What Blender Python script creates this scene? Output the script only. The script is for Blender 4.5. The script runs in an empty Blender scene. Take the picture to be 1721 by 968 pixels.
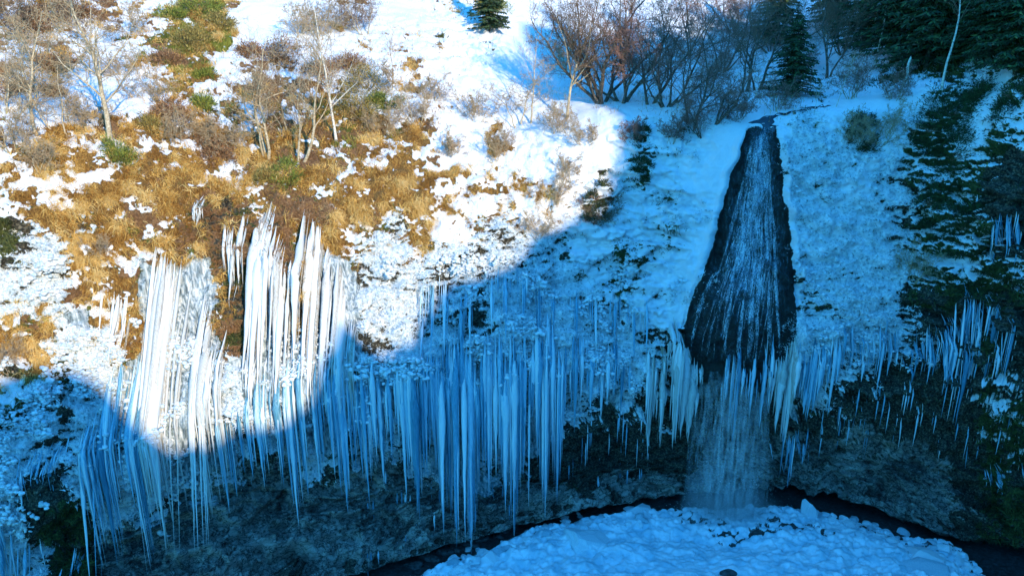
import bpy, math, random
import numpy as np
from mathutils import Vector
from mathutils.bvhtree import BVHTree
random.seed(7)
RNG = np.random.default_rng(7)
SC = bpy.context.scene
COL = SC.collection

# ------------------------------------------------------------------ camera
F, PITCH, CZ = 1275.0, math.radians(18.0), 26.0
CP, SP = math.cos(PITCH), math.sin(PITCH)
cam = bpy.data.cameras.new('camera'); camo = bpy.data.objects.new('camera', cam); COL.objects.link(camo)
cam.sensor_width = 36.0; cam.lens = 36.0*F/1721.0; cam.clip_start = 0.1; cam.clip_end = 2000
camo.location = (0, 0, CZ); camo.rotation_euler = (math.radians(90)-PITCH, 0, 0)
SC.camera = camo

# ------------------------------------------------------------------ sky, sun, exposure
SUN_EL = math.radians(22.0)
SUN_H = np.array([0.52, -0.854]); SUN_H /= np.linalg.norm(SUN_H)      # horizontal direction towards the sun
SUN_DIR = np.array([SUN_H[0]*math.cos(SUN_EL), SUN_H[1]*math.cos(SUN_EL), math.sin(SUN_EL)])
w = bpy.data.worlds.new('World'); SC.world = w; w.use_nodes = True
nt = w.node_tree; bg = nt.nodes['Background']
sky = nt.nodes.new('ShaderNodeTexSky'); sky.sky_type = 'NISHITA'; sky.sun_disc = False
sky.sun_elevation = SUN_EL
sky.sun_rotation = math.atan2(SUN_H[0], SUN_H[1])
sky.altitude = 1000; sky.air_density = 1.3; sky.dust_density = 0.0; sky.ozone_density = 6.0
tint = nt.nodes.new('ShaderNodeMix'); tint.data_type = 'RGBA'; tint.blend_type = 'MULTIPLY'; tint.inputs[0].default_value = 1.0
tint.inputs[7].default_value = (0.30, 1.36, 1.60, 1)      # very clear, deep blue winter sky
nt.links.new(sky.outputs[0], tint.inputs[6]); nt.links.new(tint.outputs[2], bg.inputs[0]); bg.inputs[1].default_value = 0.15
sl = bpy.data.lights.new('sun', 'SUN'); sl.energy = 2.5; sl.angle = math.radians(0.5); sl.color = (1.0, 0.83, 0.58)
so = bpy.data.objects.new('sun', sl); COL.objects.link(so)
so.rotation_euler = Vector(SUN_DIR.tolist()).to_track_quat('Z', 'Y').to_euler()
vs = SC.view_settings; vs.view_transform = 'Standard'; vs.look = 'None'; vs.exposure = 1.32; vs.gamma = 1.0
vs.use_curve_mapping = False
SC.render.engine = 'CYCLES'
SC.cycles.max_bounces = 5; SC.cycles.diffuse_bounces = 3; SC.cycles.transparent_max_bounces = 12
# ------------------------------------------------------------------ numeric helpers
def ray(px, py):
    a = (np.asarray(px, float)-860.5)/F; b = -(np.asarray(py, float)-484.0)/F
    return np.stack([a, b*SP+CP, b*CP-SP+0*a], -1)
def unproj(px, py, Y):
    d = ray(px, py); t = np.asarray(Y)/d[..., 1]
    p = d*t[..., None]; p[..., 2] += CZ
    return p
def proj(P):
    P = np.asarray(P, float); x, y, z = P[..., 0], P[..., 1], P[..., 2]-CZ
    dep = y*CP-z*SP; up = y*SP+z*CP
    return 860.5+F*x/dep, 484-F*up/dep
def hsh(ix, iy, iz, seed):
    h = (ix.astype(np.uint32)*np.uint32(374761393)) ^ (iy.astype(np.uint32)*np.uint32(668265263)) ^ (iz.astype(np.uint32)*np.uint32(2147483647)) ^ np.uint32((seed*1274126177) & 0xffffffff)
    h = (h ^ (h >> np.uint32(13)))*np.uint32(1274126177); h ^= h >> np.uint32(16)
    h = (h ^ (h >> np.uint32(15)))*np.uint32(2246822519); h ^= h >> np.uint32(13)
    return h.astype(np.float32)/np.float32(4294967295.0)
def vn(P, s, seed=0):                                   # value noise, -1..1; s = cell size (scalar or 3)
    Q = (P/np.asarray(s, float)+1000.0+seed*17.3).astype(np.float32)
    i = np.floor(Q).astype(np.int64); f = Q-i; f = f*f*f*(f*(f*6-15)+10)
    r = 0
    for dx in (0, 1):
        wx = f[..., 0] if dx else 1-f[..., 0]
        for dy in (0, 1):
            wy = f[..., 1] if dy else 1-f[..., 1]
            for dz in (0, 1):
                wz = f[..., 2] if dz else 1-f[..., 2]
                r = r+wx*wy*wz*hsh(i[..., 0]+dx, i[..., 1]+dy, i[..., 2]+dz, seed)
    return r*2-1
def fbm(P, s, o=4, seed=0, g=0.5):
    s = np.asarray(s, float); a = 1.0; r = 0; n = 0
    for k in range(o):
        r = r+a*vn(P, s, seed+k*3); n += a; a *= g; s = s/2.03
    return r/n
def worley(P, s, seed=0):                               # F1 distance, and cell id
    Q = (P/np.asarray(s, float)+500.0).astype(np.float32); i = np.floor(Q).astype(np.int64); f = Q-i
    best = np.full(Q.shape[:-1], 9.0, np.float32); cid = np.zeros(Q.shape[:-1], np.float32)
    for dx in (-1, 0, 1):
        for dy in (-1, 0, 1):
            for dz in (-1, 0, 1):
                a, b, c = i[..., 0]+dx, i[..., 1]+dy, i[..., 2]+dz
                h1 = hsh(a, b, c, seed)
                d = (dx+h1-f[..., 0])**2+(dy+hsh(a, b, c, seed+1)-f[..., 1])**2+(dz+hsh(a, b, c, seed+2)-f[..., 2])**2
                m = d < best; best = np.where(m, d, best); cid = np.where(m, h1, cid)
    return np.sqrt(best), cid
def pchip(xk, yk, x):                                   # monotone-ish cubic; yk (..., n)
    xk = np.asarray(xk, float); yk = np.asarray(yk, float); h = np.diff(xk); d = np.diff(yk)/h
    m = np.zeros_like(yk); m[..., 0] = d[..., 0]; m[..., -1] = d[..., -1]
    a, b = d[..., :-1], d[..., 1:]
    with np.errstate(divide='ignore', invalid='ignore'):
        hm = np.where(a*b > 0, 2*a*b/(a+b), 0)
    m[..., 1:-1] = hm
    k = np.clip(np.searchsorted(xk, x)-1, 0, len(xk)-2); t = (x-xk[k])/h[k]
    return ((2*t**3-3*t**2+1)*yk[..., k]+(t**3-2*t**2+t)*h[k]*m[..., k]+(-2*t**3+3*t**2)*yk[..., k+1]+(t**3-t**2)*h[k]*m[..., k+1])

# ------------------------------------------------------------------ the gorge wall: station table (picture column -> line height and distance)
FLOOR = -2.0
ST = [-700, -400,   0,  200,  400,  600,  850, 1040, 1150, 1240, 1330, 1500, 1600, 1720, 2120, 2500]
TAB = [   # (py row, Y row) from hilltop down to the recess of the undercut
 ([-260]*16, [64, 72,  78,  82,  86,  92, 100, 112, 118, 120, 118, 100, 86, 74, 56, 50]),
 ([-80]*16,  [52, 58,  62,  66,  69,  72,  78,  90,  95,  98,  94,  74, 62, 54, 43, 38]),
 ([0]*16,    [46, 50,  54,  57,  59,  62,  66,  74,  78,  82,  80,  62, 54, 48, 39, 35]),
 ([110]*16,  [39, 42,  46, 48.5,50.5, 52,  55,  60,  64,  66,  66,  54, 48.5,44, 36, 32]),
 ([250, 250, 250, 270, 330, 340, 300, 205, 195, 212, 205, 185, 160, 180, 200, 200],
            [32, 34,  37,  39, 40.5,41.5,44.5, 46.5, 46, 44.5, 45,  45, 44.5,41.5, 34, 30]),
 ([520, 520, 520, 520, 520, 520, 450, 420, 420, 420, 420, 430, 430, 430, 430, 430],
            [29, 31, 33.5, 35.5,37.2,38.5,41.5, 43.5, 43, 42.2,42.4,42.5,41, 38.5, 31, 27]),
 ([830, 830, 830, 780, 700, 650, 640, 640, 610, 600, 600, 620, 620, 620, 640, 640],
            [26.5, 28, 30, 32.3,34.4,36.3, 38.8,41.1, 41, 40, 40.5,40.6,39.2, 37, 30, 26]),
 ([930, 930, 930, 880, 800, 800, 790, 760, 740, 740, 740, 760, 760, 760, 760, 760],
            [26.8, 28.5,30.5,32.9, 35.6,37.5,40.2,42.7,43, 42.9,42.9,41.9,40, 37.8,30.4, 26.4]),
]
H_py = [1250, 1200, 1130, 1080, 1030, 965, 890, 848, 828, 815, 812, 865, 900, 925, 1050, 1200]
def y_at_z(px, py, z):
    d = ray(px, py); return d[..., 1]*(z-CZ)/d[..., 2]
H_Y = [float(y_at_z(s, p, -1.3)) for s, p in zip(ST, H_py)]
TAB.append((H_py, H_Y))
PXS = np.concatenate([np.arange(-700, -60, 16.0), np.arange(-60, 1782, 1.7), np.arange(1784, 2500, 16.0)])
PYL = np.array([pchip(ST, r[0], PXS) for r in TAB])         # (9, npx)
YL = np.array([pchip(ST, r[1], PXS) for r in TAB])
SUB = [8, 26, 66, 84, 140, 110, 80, 70]
vpar = np.concatenate([np.arange(n)/n+i for i, n in enumerate(SUB)]+[[8.0]])
kk = np.arange(9.0)
GPY = pchip(kk, PYL.T, vpar); GY = pchip(kk, YL.T, vpar)     # (npx, nv)
GPX = np.repeat(PXS[:, None], len(vpar), 1)
BASE = unproj(GPX, GPY, GY)                                  # (npx, nv, 3)
# recess under the cliff foot
foot = BASE[:, -1, :]
rec = []
for dy, dz in ((0.25, -0.02), (0.9, 0.10), (2.0, 0.05), (3.2, -0.2), (3.9, -0.7), (4.3, -1.6)):
    q = foot.copy(); q[:, 1] += dy; q[:, 2] += dz; rec.append(q)
NREC = len(rec)

# ------------------------------------------------------------------ ground cover zoning (what grows, lies or freezes where)
ZMAP = """
bbbbbssnnnSSSSbsSSSsnSSSSSSSSSSSSSSSFFFFFFF
bbbsbsnnnnSSsssssxxxxSSSSSSSSSSSSSSSFFFFFFF
bsbbSsnnnsbbsSSsssxxxSSSSSSSSSSSSSSSSFFFFFF
ssbSSssnnsbbbbbSstSSSSSSSSSSSSSSSSmmmFmmmmm
sSSbssnssnbbbnbtSSsSSSSSSSSSSSSSSSmSSSSmmSm
sstbbtgtbgGGGGGGGgsSssSSSSxxxxSSSCSSSSMMSmm
tttttgggggGGGGGggtsSsssSSxxxxSSSSCCCSSMMmmR
ttStttGGgGGGGGGgtgttssssSxxxxSSSSCCSSCMMMRR
tSSStgGGoGGGGGGGtgtsssssxxxxxSSSSSSSSCMMmRR
MSSSgGGGoGooGGGGctsssSSxxxxxxSSSSSSSSCMMMMR
MSCtggGogoooGGtCCtCcCcCCxxxxxSSSSSSSSCmmmMR
CCCtggIIIoooGIICCCcCcCCCxxxxSSSSSxSCCCmMmMM
CCCggGIIIooIGIICCCccCCCCCxxxSSSSSxxCCcMmMMM
tgCIgGIIIoIIGIICCCCccCCCCCxxSSSSSCCCCCcRRRR
ggCCCgIIIoIIIIIcCCCcCCCCCCCcSSIIICCCCCcRRMR
MtMCCIIIICIIIIIcCCCcCcCCcCCcSSRRRCcccRRRRMR
tCMCCIIIICIIIICcIICCCccIcIcRRIRRRIcRRRRRRMM
MCcCCCIIIcCCIIcccIIcIIIccRRRRIRRRRRrrRRRRMM
CCccCCCIIIRRCIrccccIIIIRRRRRRRrrrrrrrrrRRMM
CCccCCCIIIrrrcrrrcIIcIRRRRRRRrrrrrrrrrrrRMM
CRMccccIIrrrrrrrrrrIIrrRRrrrrrrrrrrrrrrrRMM
cRMMcccrrrrrrrrrrrrrrrrrrrrrrrrrrrrrrrrrrMM
CMMMrrrrrrrrrrrrrrrrrrrrrrrrrrrrrrrrrrrrRMM
ICMMrrrrrrrrrrrrrrrrrrrrrrrrrrrrrrrrrrrRRMM
ICMMrrrrrrrrrrrrrrrrrrrrrrrrrrrrrrrrrrrRRMM
""".strip().split('\n')
ZMAP = [list((r+r[-1]*43)[:43]) for r in ZMAP]
for r_ in range(5, 13):                                 # frosted plants right of the fall
    for c_ in range(33, 38):
        if ZMAP[r_][c_] == 'S': ZMAP[r_][c_] = 'f'
for r_, c_, k_ in ((6, 5, 't'), (7, 2, 't'), (8, 1, 't'), (8, 3, 't'), (9, 1, 'C'), (9, 2, 't'), (9, 3, 'c'), (8, 2, 't'), (10, 1, 'C'), (6, 12, 'b'), (6, 10, 't'), (7, 12, 't'), (5, 12, 'b'), (7, 9, 't'),
                   (8, 14, 't'), (9, 14, 't'), (8, 12, 'o'), (9, 13, 'o'), (4, 17, 's'), (3, 19, 's'), (4, 19, 's'), (2, 18, 's'), (5, 20, 't'), (6, 20, 't'), (8, 22, 't'), (9, 21, 'c'), (9, 20, 'C'), (7, 23, 't'), (1, 17, 's'), (0, 12, 's'), (0, 18, 's')):
    ZMAP[r_][c_] = k_
for r_ in range(12, 25):                                # bare mossy rock without ledges of snow; lower left, a hollow's dark painted in
    for c_ in list(range(38, 43))+([1, 2, 3] if r_ > 18 else []):
        if ZMAP[r_][c_] in 'Mm': ZMAP[r_][c_] = 'K'
for c_ in range(28, 33): ZMAP[14][c_] = 'R'
for r_ in range(1, 5):                                  # brushwood showing through the shaded snow
    for c_ in range(22, 35):
        if ZMAP[r_][c_] == 'S' and (r_*7+c_*3) % 5 > 1: ZMAP[r_][c_] = 'y'
for r_ in range(5, 13):
    for c_ in (28, 29, 33, 34):
        if ZMAP[r_][c_] == 'S' and (r_+c_) % 3: ZMAP[r_][c_] = 'f'
ZMAP[15][29] = ZMAP[16][29] = ZMAP[17][29] = 'R'
for r_ in range(9, 15): ZMAP[r_][9] = ZMAP[r_][10] = 'o'
for r_, c_ in ((8, 9), (8, 8), (12, 12), (13, 12), (11, 12)): ZMAP[r_][c_] = 'o'
# channels: snow, rime, ice, golden grass, brown heather, green scrub, dark rock, blue-grey rock, moss
CH = ['snow', 'rime', 'ice', 'grass', 'brown', 'green', 'rock', 'blue', 'moss']
MIX = {'S': dict(snow=1.3), 's': dict(snow=.85, brown=.5, grass=.45, green=.25), 'b': dict(snow=.76, brown=.74, grass=.55, green=.3), 'n': dict(snow=.6, green=.58, grass=.62, brown=.55),
       'G': dict(grass=.86, brown=.76, green=.58, snow=.76), 'g': dict(grass=.80, snow=.80, brown=.66, green=.4), 'f': dict(snow=.85, rime=.85, rock=.2), 't': dict(snow=.74, grass=.76, brown=.45),
       'C': dict(rime=1.0, rock=.38), 'c': dict(rime=.7, rock=.62), 'I': dict(ice=1.1, rime=.3), 'R': dict(rock=1.0, moss=.4, blue=.3), 'r': dict(blue=1.0, rock=.42),
       'M': dict(moss=.85, rock=.62, snow=.72, rime=.5), 'm': dict(moss=.6, snow=.85, green=.3, rime=.5), 'F': dict(green=.35, moss=.6, snow=.55), 'o': dict(rock=.62, moss=.5, brown=.62, grass=.36), 'y': dict(snow=.92, brown=.62, moss=.3), 'K': dict(moss=.88, rock=.86, blue=.4, snow=.16),
       'x': dict(snow=.85, moss=.45, rock=.42, rime=.45)}
ZW = np.array([[[MIX[c].get(k, 0.0) for k in CH] for c in r] for r in ZMAP])       # (25,43,9)
def zone(px, py):
    u = np.clip(np.asarray(px)/40-.5, 0, 41.999); v = np.clip(np.asarray(py)/40-.5, 0, 23.999)
    i = u.astype(int); j = v.astype(int); a = (u-i)[..., None]; b = (v-j)[..., None]
    return ZW[j, i]*(1-a)*(1-b)+ZW[j, i+1]*a*(1-b)+ZW[j+1, i]*(1-a)*b+ZW[j+1, i+1]*a*b
FL = [(200, 1262), (235, 1250), (270, 1240), (340, 1215), (430, 1195), (500, 1165), (570, 1147), (610, 1150), (640, 1160)]
FR = [(200, 1300), (235, 1308), (270, 1312), (350, 1322), (430, 1333), (500, 1335), (570, 1334), (610, 1328), (640, 1320)]
def wetmask(px, py, edge=False):
    px = np.asarray(px, float); py = np.asarray(py, float); q_ = np.stack([px*0+np.sign(px-1265)*40, py, 0*py], -1); px = px+7*fbm(q_, 34.0, 4, 31, .6)
    l = np.interp(py, [a for a, b in FL], [b for a, b in FL]); r = np.interp(py, [a for a, b in FR], [b for a, b in FR])
    d = np.minimum(px-l, r-px)
    if edge: return np.exp(-((d+8)/5.5)**2)*np.clip((py-225)/20, 0, 1)*np.clip((600-py)/30, 0, 1)
    t = np.clip((d+2)/3, 0, 1)
    return t*np.clip((py-208)/10, 0, 1)*np.clip((665-py)/60, 0, 1)
# ------------------------------------------------------------------ wall surface with relief
def grid_normals(G):
    du = np.gradient(G, axis=0); dv = np.gradient(G, axis=1)
    n = np.cross(dv, du); n /= np.linalg.norm(n, axis=-1, keepdims=True)+1e-9
    return np.where((n[..., 1:2] > 0) & (n[..., 2:3] < 0), -n, n)
def sm(x, a, b): t = np.clip((x-a)/(b-a), 0, 1); return t*t*(3-2*t)
N0 = grid_normals(BASE)
WZ = zone(GPX+14*fbm(BASE, 1.3, 2, 40)+10*vn(BASE, .5, 44), GPY+14*fbm(BASE, 1.3, 2, 41)+10*vn(BASE, .5, 45)); WET = wetmask(GPX, GPY)
wS, wRi, wI, wG, wB, wGr, wR, wBl, wM = [WZ[..., k] for k in range(9)]
CLIFF = sm(GPY, 240, 420)
relief = fbm(BASE, 5.0, 3, 1)*(.25+.45*CLIFF)
w1, _ = worley(BASE, (1.25, 1.25, 1.0), 5); w2, _ = worley(BASE, (.5, .5, .42), 8)
relief += np.clip(wRi, 0, 1)*((.55-w1)*.72+(.5-w2)*.40+vn(BASE, .22, 12)*.10)
ribs = vn(BASE, (.28, .6, 5.0), 20)*.12+vn(BASE, (.12, .3, 2.6), 21)*.07+(.5-w2)*.06
relief += np.clip(wI, 0, 1)*ribs
rk = np.clip(wR+wBl+wM, 0, 1.2)
st = 1-np.abs(fbm(BASE, (2.6, 2.2, 1.1), 4, 25)); st2 = fbm(BASE, (.9, .7, .45), 3, 30)
w3, c3 = worley(BASE+.35*fbm(BASE, 1.2, 2, 34)[..., None], (2.7, 2.0, .8), 33)
w4, c4 = worley(BASE, (.75, .7, .38), 36)
relief += rk*((st-.8)*1.0+st2*(.34+.45*np.clip(wBl, 0, 1))+(c3-.5)*.95+(c4-.5)*.34)*np.clip(.4+CLIFF, 0, 1)
zz_ = BASE[..., 2]+.10*BASE[..., 0]*np.sign(BASE[..., 0]-9)+1.1*fbm(BASE, 3.5, 3, 38)
saw = (zz_/1.05) % 1.0
relief += np.clip(wBl*1.2+wR*.5, 0, 1)*CLIFF*(.55*(1-saw)**1.5+.22*(((zz_/.36) % 1.0) < .5))*(.5+.5*sm(fbm(BASE, 2.0, 2, 39), -.4, .3))
relief += np.clip(wG+wB*.6+wGr, 0, 1)*((.5-worley(BASE, (.9, .9, 1.2), 48)[0])*.55+fbm(BASE, (.55, .55, .9), 3, 50)*.35)*(.45+.55*CLIFF)
relief += np.clip(wS, 0, 1)*(fbm(BASE, 2.4, 3, 55)*.16+fbm(BASE, .6, 2, 57)*.05+(.5-worley(BASE, (.8, .8, .8), 58)[0])*.34*(1-sm(GPX, 850, 1050))*sm(GPY, 90, 260))
relief *= (1-.85*WET); relief -= WET*.28
fan = vn(BASE, (.5, 2, 6), 60)*.16+fbm(BASE, (.4, .4, .6), 4, 61)*.30+.55*sm(GPY+18*np.sin(GPX*.05), 440, 475)*(1-sm(GPY, 500, 640))
relief += WET*fan
relief += wetmask(GPX, GPY, True)*(.30+.18*fbm(BASE, .7, 3, 63))
# steep snow has flutes running down it
relief += np.clip(wS, 0, 1)*CLIFF*vn(BASE, (.45, .8, 4.5), 66)*.08
G3 = BASE+N0*relief[..., None]
N1 = grid_normals(G3)
dn = N1[..., 2]-N0[..., 2]
P3 = G3
LED = .10+.30*sm(GPX, 1480, 1560)
sc = np.stack([wS+LED*dn, wRi+.35*dn+.55*(.5-w2)+.35*(.5-w1), wI+0*dn, wG-.35*dn, wB-.35*dn, wGr-.2*dn, wR-LED*dn, wBl-.3*dn, wM-LED*.8*dn], -1)
for k in range(9):
    sc[..., k] += (.62*fbm(P3, 1.3, 5, 70+5*k, .68)+.16*vn(P3, .17, 71+5*k))*(WZ[..., k] > .02)*(1.0 if k not in (2,) else .5)
sc = np.where(WZ < .02, -2, sc)
e = np.exp((sc-sc.max(-1, keepdims=True))*16); wts = e/e.sum(-1, keepdims=True)
DOM = sc.argmax(-1)
# snow caps stand proud of what they bury, hollows between lumps cut in
G3 = G3+N0*((wts[..., 0]*.07+wts[..., 1]*.10-wts[..., 6]*.10*(1-WET))[..., None])
# recess rows and far skirt
G3[..., 2] += .34*fbm(BASE*[1, 1, 0], 1.1, 4, 68)*sm(vpar, 7.2, 8.0)[None, :]
npx, nv = GPX.shape
ALL = np.concatenate([G3]+[(r+ (G3[:, -1, :]-foot))[:, None, :] for r in rec], 1)
wall_w = np.concatenate([wts, np.repeat(wts[:, -1:, :]*0+np.eye(9)[6], NREC, 1)], 1)
wall_wet = np.concatenate([WET, np.zeros((npx, NREC))], 1)

def grid_mesh(name, G, attrs):
    a, b = G.shape[:2]
    me = bpy.data.meshes.new(name)
    idx = np.arange(a*b).reshape(a, b)
    q = np.stack([idx[:-1, :-1], idx[:-1, 1:], idx[1:, 1:], idx[1:, :-1]], -1).reshape(-1, 4)
    me.vertices.add(a*b); me.vertices.foreach_set('co', G.reshape(-1).astype(np.float32))
    me.loops.add(q.size); me.loops.foreach_set('vertex_index', q.reshape(-1).astype(np.int32))
    me.polygons.add(len(q)); me.polygons.foreach_set('loop_start', np.arange(0, q.size, 4, dtype=np.int32))
    me.polygons.foreach_set('use_smooth', np.ones(len(q), bool))
    me.update(); me.validate()
    for n, v in attrs.items():
        at = me.attributes.new(n, 'FLOAT_COLOR', 'POINT'); at.data.foreach_set('color', v.reshape(-1).astype(np.float32))
    o = bpy.data.objects.new(name, me); COL.objects.link(o)
    return o
def tri_mesh(name, V, FQ, mat, smooth=True, parent=None, attr=None):       # V (n,3), FQ (m,3|4)
    me = bpy.data.meshes.new(name); FQ = np.asarray(FQ); k = FQ.shape[1]
    me.vertices.add(len(V)); me.vertices.foreach_set('co', np.asarray(V, np.float32).reshape(-1))
    me.loops.add(FQ.size); me.loops.foreach_set('vertex_index', FQ.reshape(-1).astype(np.int32))
    me.polygons.add(len(FQ)); me.polygons.foreach_set('loop_start', np.arange(0, FQ.size, k, dtype=np.int32))
    me.polygons.foreach_set('use_smooth', np.full(len(FQ), smooth, bool)); me.update()
    if attr is not None:
        at = me.attributes.new('vary', 'FLOAT', 'POINT'); at.data.foreach_set('value', np.asarray(attr, np.float32))
    me.materials.append(mat)
    o = bpy.data.objects.new(name, me); COL.objects.link(o)
    if parent: o.parent = parent
    return o
def tag(o, label=None, cat=None, group=None, kind=None):
    if label: o['label'] = label
    if cat: o['category'] = cat
    if group: o['group'] = group
    if kind: o['kind'] = kind
    return o

# ------------------------------------------------------------------ materials
def newmat(name):
    m = bpy.data.materials.new(name); m.use_nodes = True; n = m.node_tree; n.nodes.clear()
    out = n.nodes.new('ShaderNodeOutputMaterial'); b = n.nodes.new('ShaderNodeBsdfPrincipled'); n.links.new(b.outputs[0], out.inputs[0])
    return m, n, b, out
def noise(n, scale, detail=3, vec=None, rough=.55, stretch=None):
    t = n.nodes.new('ShaderNodeTexNoise'); t.inputs['Scale'].default_value = scale; t.inputs['Detail'].default_value = detail; t.inputs['Roughness'].default_value = rough
    if vec is None:
        tc = n.nodes.new('ShaderNodeTexCoord'); vec = tc.outputs['Object']
    if stretch:
        mp = n.nodes.new('ShaderNodeMapping'); mp.inputs['Scale'].default_value = stretch; n.links.new(vec, mp.inputs[0]); vec = mp.outputs[0]
    n.links.new(vec, t.inputs['Vector']); return t.outputs['Fac']
def ramp(n, fac, stops):
    r = n.nodes.new('ShaderNodeValToRGB'); r.color_ramp.elements.remove(r.color_ramp.elements[0])
    r.color_ramp.elements[0].position = stops[0][0]; r.color_ramp.elements[0].color = (*stops[0][1], 1)
    for p, c in stops[1:]:
        e_ = r.color_ramp.elements.new(p); e_.color = (*c, 1)
    n.links.new(fac, r.inputs[0]); return r.outputs[0]
def mixc(n, f, a, b):
    m = n.nodes.new('ShaderNodeMix'); m.data_type = 'RGBA'
    for s, v in ((m.inputs[0], f), (m.inputs[6], a), (m.inputs[7], b)):
        if isinstance(v, (int, float)): s.default_value = v
        elif isinstance(v, tuple): s.default_value = (*v, 1)
        else: n.links.new(v, s)
    return m.outputs[2]
def math_(n, op, a, b=0.0, c=None):
    m = n.nodes.new('ShaderNodeMath'); m.operation = op
    for s, v in zip(m.inputs, (a, b, c)):
        if v is None: continue
        if isinstance(v, (int, float)): s.default_value = v
        else: n.links.new(v, s)
    return m.outputs[0]
def bump(n, b, h, strength=.5, dist=.05):
    bp = n.nodes.new('ShaderNodeBump'); bp.inputs['Strength'].default_value = strength; bp.inputs['Distance'].default_value = dist
    n.links.new(h, bp.inputs['Height']); n.links.new(bp.outputs[0], b.inputs['Normal'])

SNOW_A, SNOW_B = (.86, .88, .92), (.80, .84, .90)
def wall_material():
    m, n, b, out = newmat('frozen_gorge_ground')
    A = n.nodes.new('ShaderNodeAttribute'); A.attribute_name = 'zone_a'; B = n.nodes.new('ShaderNodeAttribute'); B.attribute_name = 'zone_b'
    C = n.nodes.new('ShaderNodeAttribute'); C.attribute_name = 'zone_c'
    sa = n.nodes.new('ShaderNodeSeparateColor'); n.links.new(A.outputs['Color'], sa.inputs[0])
    sb = n.nodes.new('ShaderNodeSeparateColor'); n.links.new(B.outputs['Color'], sb.inputs[0])
    sc_ = n.nodes.new('ShaderNodeSeparateColor'); n.links.new(C.outputs['Color'], sc_.inputs[0])
    n1 = noise(n, 2.2, 5); n2 = noise(n, 9, 5, rough=.65); n3 = noise(n, 26, 3)
    snow = ramp(n, n1, [(.3, SNOW_B), (.7, SNOW_A)])
    rime = ramp(n, noise(n, 6, 5, rough=.7), [(.34, (.10, .13, .14)), (.42, (.42, .52, .58)), (.53, (.78, .83, .87)), (.72, (.88, .9, .92))])
    ice = ramp(n, noise(n, 1, 5, stretch=(7, 7, .7), rough=.6), [(.34, (.07, .10, .12)), (.48, (.30, .38, .42)), (.64, (.74, .78, .80))])
    grass = ramp(n, noise(n, 1, 5, stretch=(16, 10, 4), rough=.7), [(.3, (.05, .025, .006)), (.5, (.18, .09, .02)), (.65, (.36, .21, .05))])  # ground under the blades darkened in colour to give the tussocks depth
    brown = ramp(n, n2, [(.3, (.07, .035, .016)), (.55, (.22, .12, .055)), (.75, (.34, .22, .12))])
    green = ramp(n, n2, [(.3, (.04, .05, .01)), (.55, (.12, .14, .02)), (.75, (.28, .24, .04))])
    rock = ramp(n, n2, [(.36, (.010, .010, .009)), (.50, (.055, .052, .038)), (.64, (.19, .17, .12))])
    bf = math_(n, 'ADD', math_(n, 'MULTIPLY', noise(n, .5, 3), .30), math_(n, 'ADD', math_(n, 'MULTIPLY', noise(n, 1, 6, stretch=(1.2, 1.2, 4.5), rough=.75), .30), math_(n, 'MULTIPLY', noise(n, 6, 6, rough=.8), .40)))
    blue = ramp(n, bf, [(.37, (.016, .016, .015)), (.44, (.09, .088, .08)), (.50, (.27, .25, .22)), (.60, (.44, .42, .38))])
    vo = n.nodes.new('ShaderNodeTexVoronoi'); vo.feature = 'DISTANCE_TO_EDGE'; vo.inputs['Scale'].default_value = 1.0
    tc_ = n.nodes.new('ShaderNodeTexCoord'); mp_ = n.nodes.new('ShaderNodeMapping'); mp_.inputs['Scale'].default_value = (1.3, 1.3, 2.6); nw = n.nodes.new('ShaderNodeTexNoise'); nw.inputs['Scale'].default_value = 2.2; nw.inputs['Detail'].default_value = 4
    n.links.new(tc_.outputs['Object'], nw.inputs[0]); va_ = n.nodes.new('ShaderNodeVectorMath'); va_.operation = 'MULTIPLY_ADD'; n.links.new(nw.outputs['Color'], va_.inputs[0]); va_.inputs[1].default_value = (.9, .9, .9); n.links.new(tc_.outputs['Object'], va_.inputs[2])
    n.links.new(va_.outputs[0], mp_.inputs[0]); n.links.new(mp_.outputs[0], vo.inputs['Vector'])
    cr = ramp(n, vo.outputs['Distance'], [(0.0, (.08, .08, .08)), (.03, (.45, .45, .45)), (.07, (1, 1, 1))])
    def cracked(c):
        q_ = n.nodes.new('ShaderNodeMix'); q_.data_type = 'RGBA'; q_.blend_type = 'MULTIPLY'; q_.inputs[0].default_value = .8; n.links.new(c, q_.inputs[6]); n.links.new(cr, q_.inputs[7]); q_.inputs[0].default_value = 1.0; return q_.outputs[2]
    blue = cracked(blue); rock = cracked(rock)
    moss = ramp(n, n2, [(.32, (.012, .016, .006)), (.52, (.06, .08, .016)), (.70, (.19, .19, .05))])
    col = moss
    for f, c in ((B.outputs['Alpha'], blue), (sb.outputs[2], rock), (sb.outputs[1], green), (sb.outputs[0], brown), (A.outputs['Alpha'], grass), (sa.outputs[2], ice), (sa.outputs[1], rime), (sa.outputs[0], snow)):
        # crisp borders: push the stored weight through a noisy threshold
        t = math_(n, 'ADD', f, math_(n, 'MULTIPLY', math_(n, 'SUBTRACT', n3, .5), .5))
        mr = n.nodes.new('ShaderNodeMapRange'); mr.inputs[1].default_value = .38; mr.inputs[2].default_value = .6; n.links.new(t, mr.inputs[0])
        col = mixc(n, mr.outputs[0], col, c)
    wetc = ramp(n, noise(n, 1, 5, stretch=(6, 6, 1.2)), [(.35, (.004, .005, .005)), (.65, (.018, .022, .018))])
    wt = n.nodes.new('ShaderNodeMapRange'); wt.inputs[1].default_value = .42; wt.inputs[2].default_value = .54; n.links.new(math_(n, 'ADD', sc_.outputs[0], math_(n, 'MULTIPLY', math_(n, 'SUBTRACT', n2, .5), 1.1)), wt.inputs[0])
    col = mixc(n, wt.outputs[0], col, wetc)
    n.links.new(col, b.inputs['Base Color'])
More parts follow.
